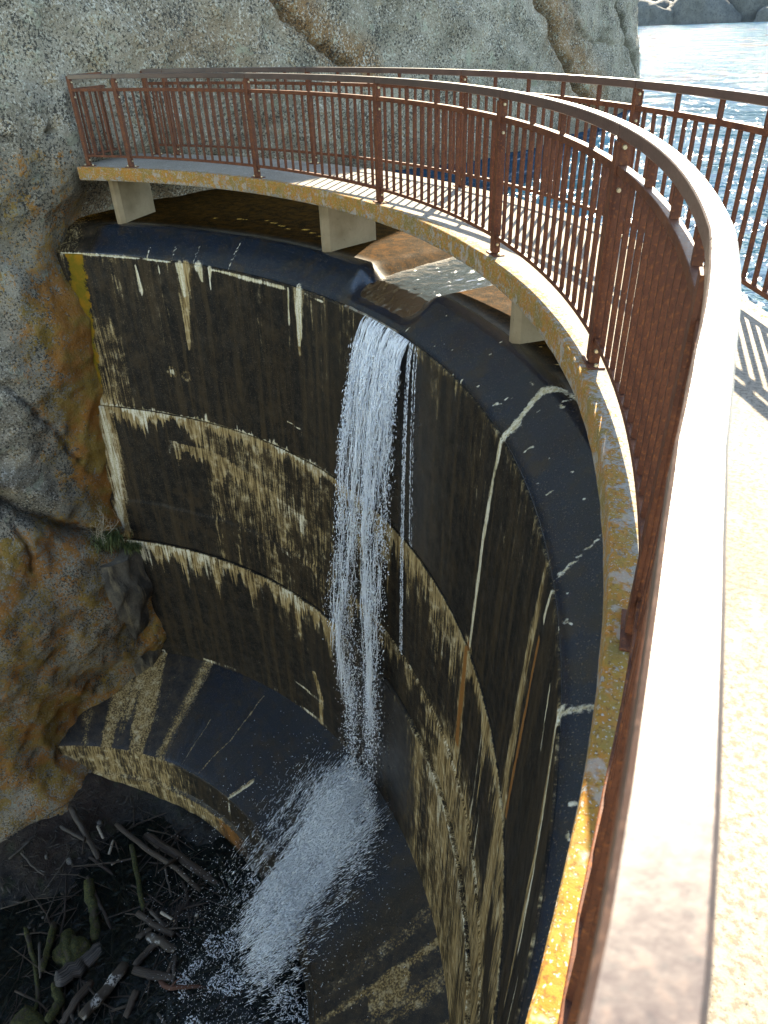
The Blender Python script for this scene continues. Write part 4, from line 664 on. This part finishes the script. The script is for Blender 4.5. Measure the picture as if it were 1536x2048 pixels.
# look-alike sticks of the pile
rg = random.Random(5); sm = []
for k in range(10):
    me = log_mesh('wet_stick', [(-.5, 0, 0), (-.1, rg.uniform(-.08, .08), .02), (.5, rg.uniform(-.1, .1), 0)], rg.uniform(.008, .02), 60 + k, .5, 5, .1, 8, 1, 2); me.materials.append(M[('branch', 'log', 'branch', 'stick')[k % 4]]); sm.append(me)
cnt = 0
while cnt < 270:
    x, y = rg.uniform(-2.4, 3.2), rg.uniform(.7, 4.6); r = math.hypot(x, y); a = math.atan2(y, x)
    if r > 4.7 or a > 2.2 or (a < 1.0 and r > 3.3) or (x < -1.2 and rg.random() < .75): continue
    o = obj('wet_stick', sm[cnt % 10]); o.location = (x, y, float(floor_z(x, y)) + rg.uniform(.02, .10)); o.rotation_euler = (rg.uniform(-.12, .12), rg.uniform(-.15, .15), rg.uniform(0, 6.28)); s = rg.uniform(.35, 1.3); o.scale = (s, s, s)
    tag(o, 'thin dark wet stick lying loose in the driftwood pile', 'stick', 'loose sticks in the driftwood'); cnt += 1
stm = []
for k in range(5): stm.append(blob('stone', 0, (1, .8, .6), 40 + k, 2, .22, 1.0))
for k in range(30):
    while True:
        x, y = rg.uniform(-2.3, 3.6), rg.uniform(.6, 4.4)
        if math.hypot(x, y) < 4.6: break
    pale = k % 6 == 0; o = obj('pale_stone' if pale else 'stone', stm[k % 5].copy() if k < 10 else stm[k % 5]); 
    if not o.data.materials: o.data.materials.append(M['stone'])
    o.material_slots[0].link = 'OBJECT'; o.material_slots[0].material = M['pale_stone' if pale else 'stone']
    s = rg.uniform(.02, .045) if pale else rg.uniform(.03, .08); o.scale = (s, s, s); o.location = (x, y, float(floor_z(x, y)) + s * .3); o.rotation_euler = (rg.random() * 3, rg.random() * 3, rg.random() * 3)
    tag(o, 'small pale pebble among the dark driftwood' if pale else 'dark wet stone half sunk in the litter', 'stone', 'pale pebbles in the driftwood' if pale else 'wet stones in the litter')
bl = []
for lab, x, y, s in (('rounded mossy boulder beside the fat mossed log', -.25, 2.15, (.26, .24, .2)), ('low mossy boulder at the pool edge', .1, 1.05, (.3, .22, .16)), ('tan boulder at the foot of the apron in the foam', 4.05, 3.1, (.16, .13, .11))):
    o = obj('boulder', blob('boulder', 0, s, len(bl) + 71, 4, .25, 1.1), 'moss' if 'mossy' in lab else 'stone'); o.location = (x, y, float(floor_z(x, y)) + s[2] * .4); tag(o, lab, 'boulder'); bl.append(o)
    vattr(o.data, 'grain', [tuple(v.co * 3) for v in o.data.vertices])
# leaf and twig litter, too many to count
V = []; F = []
for k in range(3400):
    x, y = rg.uniform(-3, 3.4), rg.uniform(.3, 4.7)
    if math.hypot(x, y) > 4.85: continue
    z = float(-10.44 + .06 * rg.random()) if k % 3 else None; c = Vector((x, y, 0)); a = rg.uniform(0, 6.28); l = rg.uniform(.02, .13); wdt = rg.uniform(.003, .009) if k % 3 else rg.uniform(.012, .03); b = len(V)
    d = Vector((math.cos(a), math.sin(a), rg.uniform(-.2, .2))) * l; e = Vector((-math.sin(a), math.cos(a), rg.uniform(-.4, .4))) * wdt; V.append((c, d, e)); 
xs = np.array([v[0].x for v in V]); ys = np.array([v[0].y for v in V]); zs = np.maximum(floor_z(xs, ys), -11.03) + RNG.uniform(.008, .05, len(V)); VV = []; FF = []
for i, (c, d, e) in enumerate(V):
    c.z = zs[i]; b = len(VV); VV += [c - d, c + e, c + d, c - e, c + Vector((0, 0, .008))]; FF += [(b, b + 1, b + 4), (b + 1, b + 2, b + 4), (b + 2, b + 3, b + 4), (b + 3, b, b + 4), (b + 3, b + 2, b + 1, b)]
me = mesh('leaf_litter', VV, FF); vattr(me, 'grain', [(v[0], v[1] * .3, v[2]) for v in VV]); tag(obj('leaf_litter', me, 'litter'), 'scattered twigs and leaf litter under the driftwood', 'litter', kind='stuff')
# grass and dry shrubs rooted in the granite crevice
def tuft(seed, n, h, spread):
    rg = random.Random(seed); V = []; F = []
    for i in range(n):
        a = rg.uniform(0, 6.28); o = Vector((rg.gauss(0, spread), rg.gauss(0, spread), 0)); d = Vector((math.cos(a), math.sin(a), 0)) * rg.uniform(.2, .9) * h; hh = h * rg.uniform(.4, 1); s = Vector((-math.sin(a), math.cos(a), 0)) * .006; b = len(V)
        V += [o - s, o + s, o + d * .4 + Vector((0, 0, hh * .8)) + s * .8, o + d * .4 + Vector((0, 0, hh * .8)) - s * .8, o + d + Vector((0, 0, hh * .55))]; F += [(b, b + 1, b + 2, b + 3), (b + 3, b + 2, b + 4)]
    return mesh('grass_tuft', V, F)
def surf(y, z, off=.08): return (float(cliff_x(y, z)) + off, y, z)
for k, (y, z, n, h, sp, lab) in enumerate([(6.25, -5.95, 420, .26, .13, 'dense green grass tuft in the granite crevice under the dry shrub'), (6.62, -6.28, 300, .2, .1, 'dark green grass clump against the concrete plug'), (4.75, -4.35, 240, .4, .09, 'long-bladed grass tuft hanging over the lower boulder')]):
    o = obj('grass_tuft', tuft(20 + k, n, h, sp), 'grass'); p = surf(y, z, .16); o.location = (p[0], p[1], p[2] - .03); tag(o, lab, 'grass')
rg = random.Random(31); V = []; F = []
def twig(p, d, L, r, depth):
    b = len(V); s = d.cross(Vector((.3, .2, 1))).normalized(); u = s.cross(d); mid = p + d * L * .5 + Vector((rg.gauss(0, 1), rg.gauss(0, 1), rg.gauss(0, 1))) * L * .06; e = p + d * L
    for c, rr_ in ((p, r), (mid, r * .8), (e, r * .5)):
        for j in range(4): V.append(c + (s * math.cos(j * 1.57) + u * math.sin(j * 1.57)) * rr_)
    for i in range(2):
        for j in range(4): F.append((b + i * 4 + j, b + i * 4 + (j + 1) % 4, b + (i + 1) * 4 + (j + 1) % 4, b + (i + 1) * 4 + j))
    if depth:
        for q in range(3): twig(p.lerp(e, rg.uniform(.4, 1)), (d + Vector((rg.gauss(0, .6), rg.gauss(0, .6), rg.gauss(0, .5)))).normalized(), L * rg.uniform(.5, .8), r * .6, depth - 1)
for q in range(6): twig(Vector((rg.gauss(0, .05), rg.gauss(0, .12), 0)), Vector((rg.uniform(.1, .7), rg.gauss(0, .5), .9)).normalized(), rg.uniform(.25, .42), .006, 3)
o = obj('dry_shrub', mesh('dry_shrub', V, F), 'dry'); p = surf(6.15, -5.85, .15); o.location = p; tag(o, 'leafless dry shrub growing from the granite crevice', 'shrub')
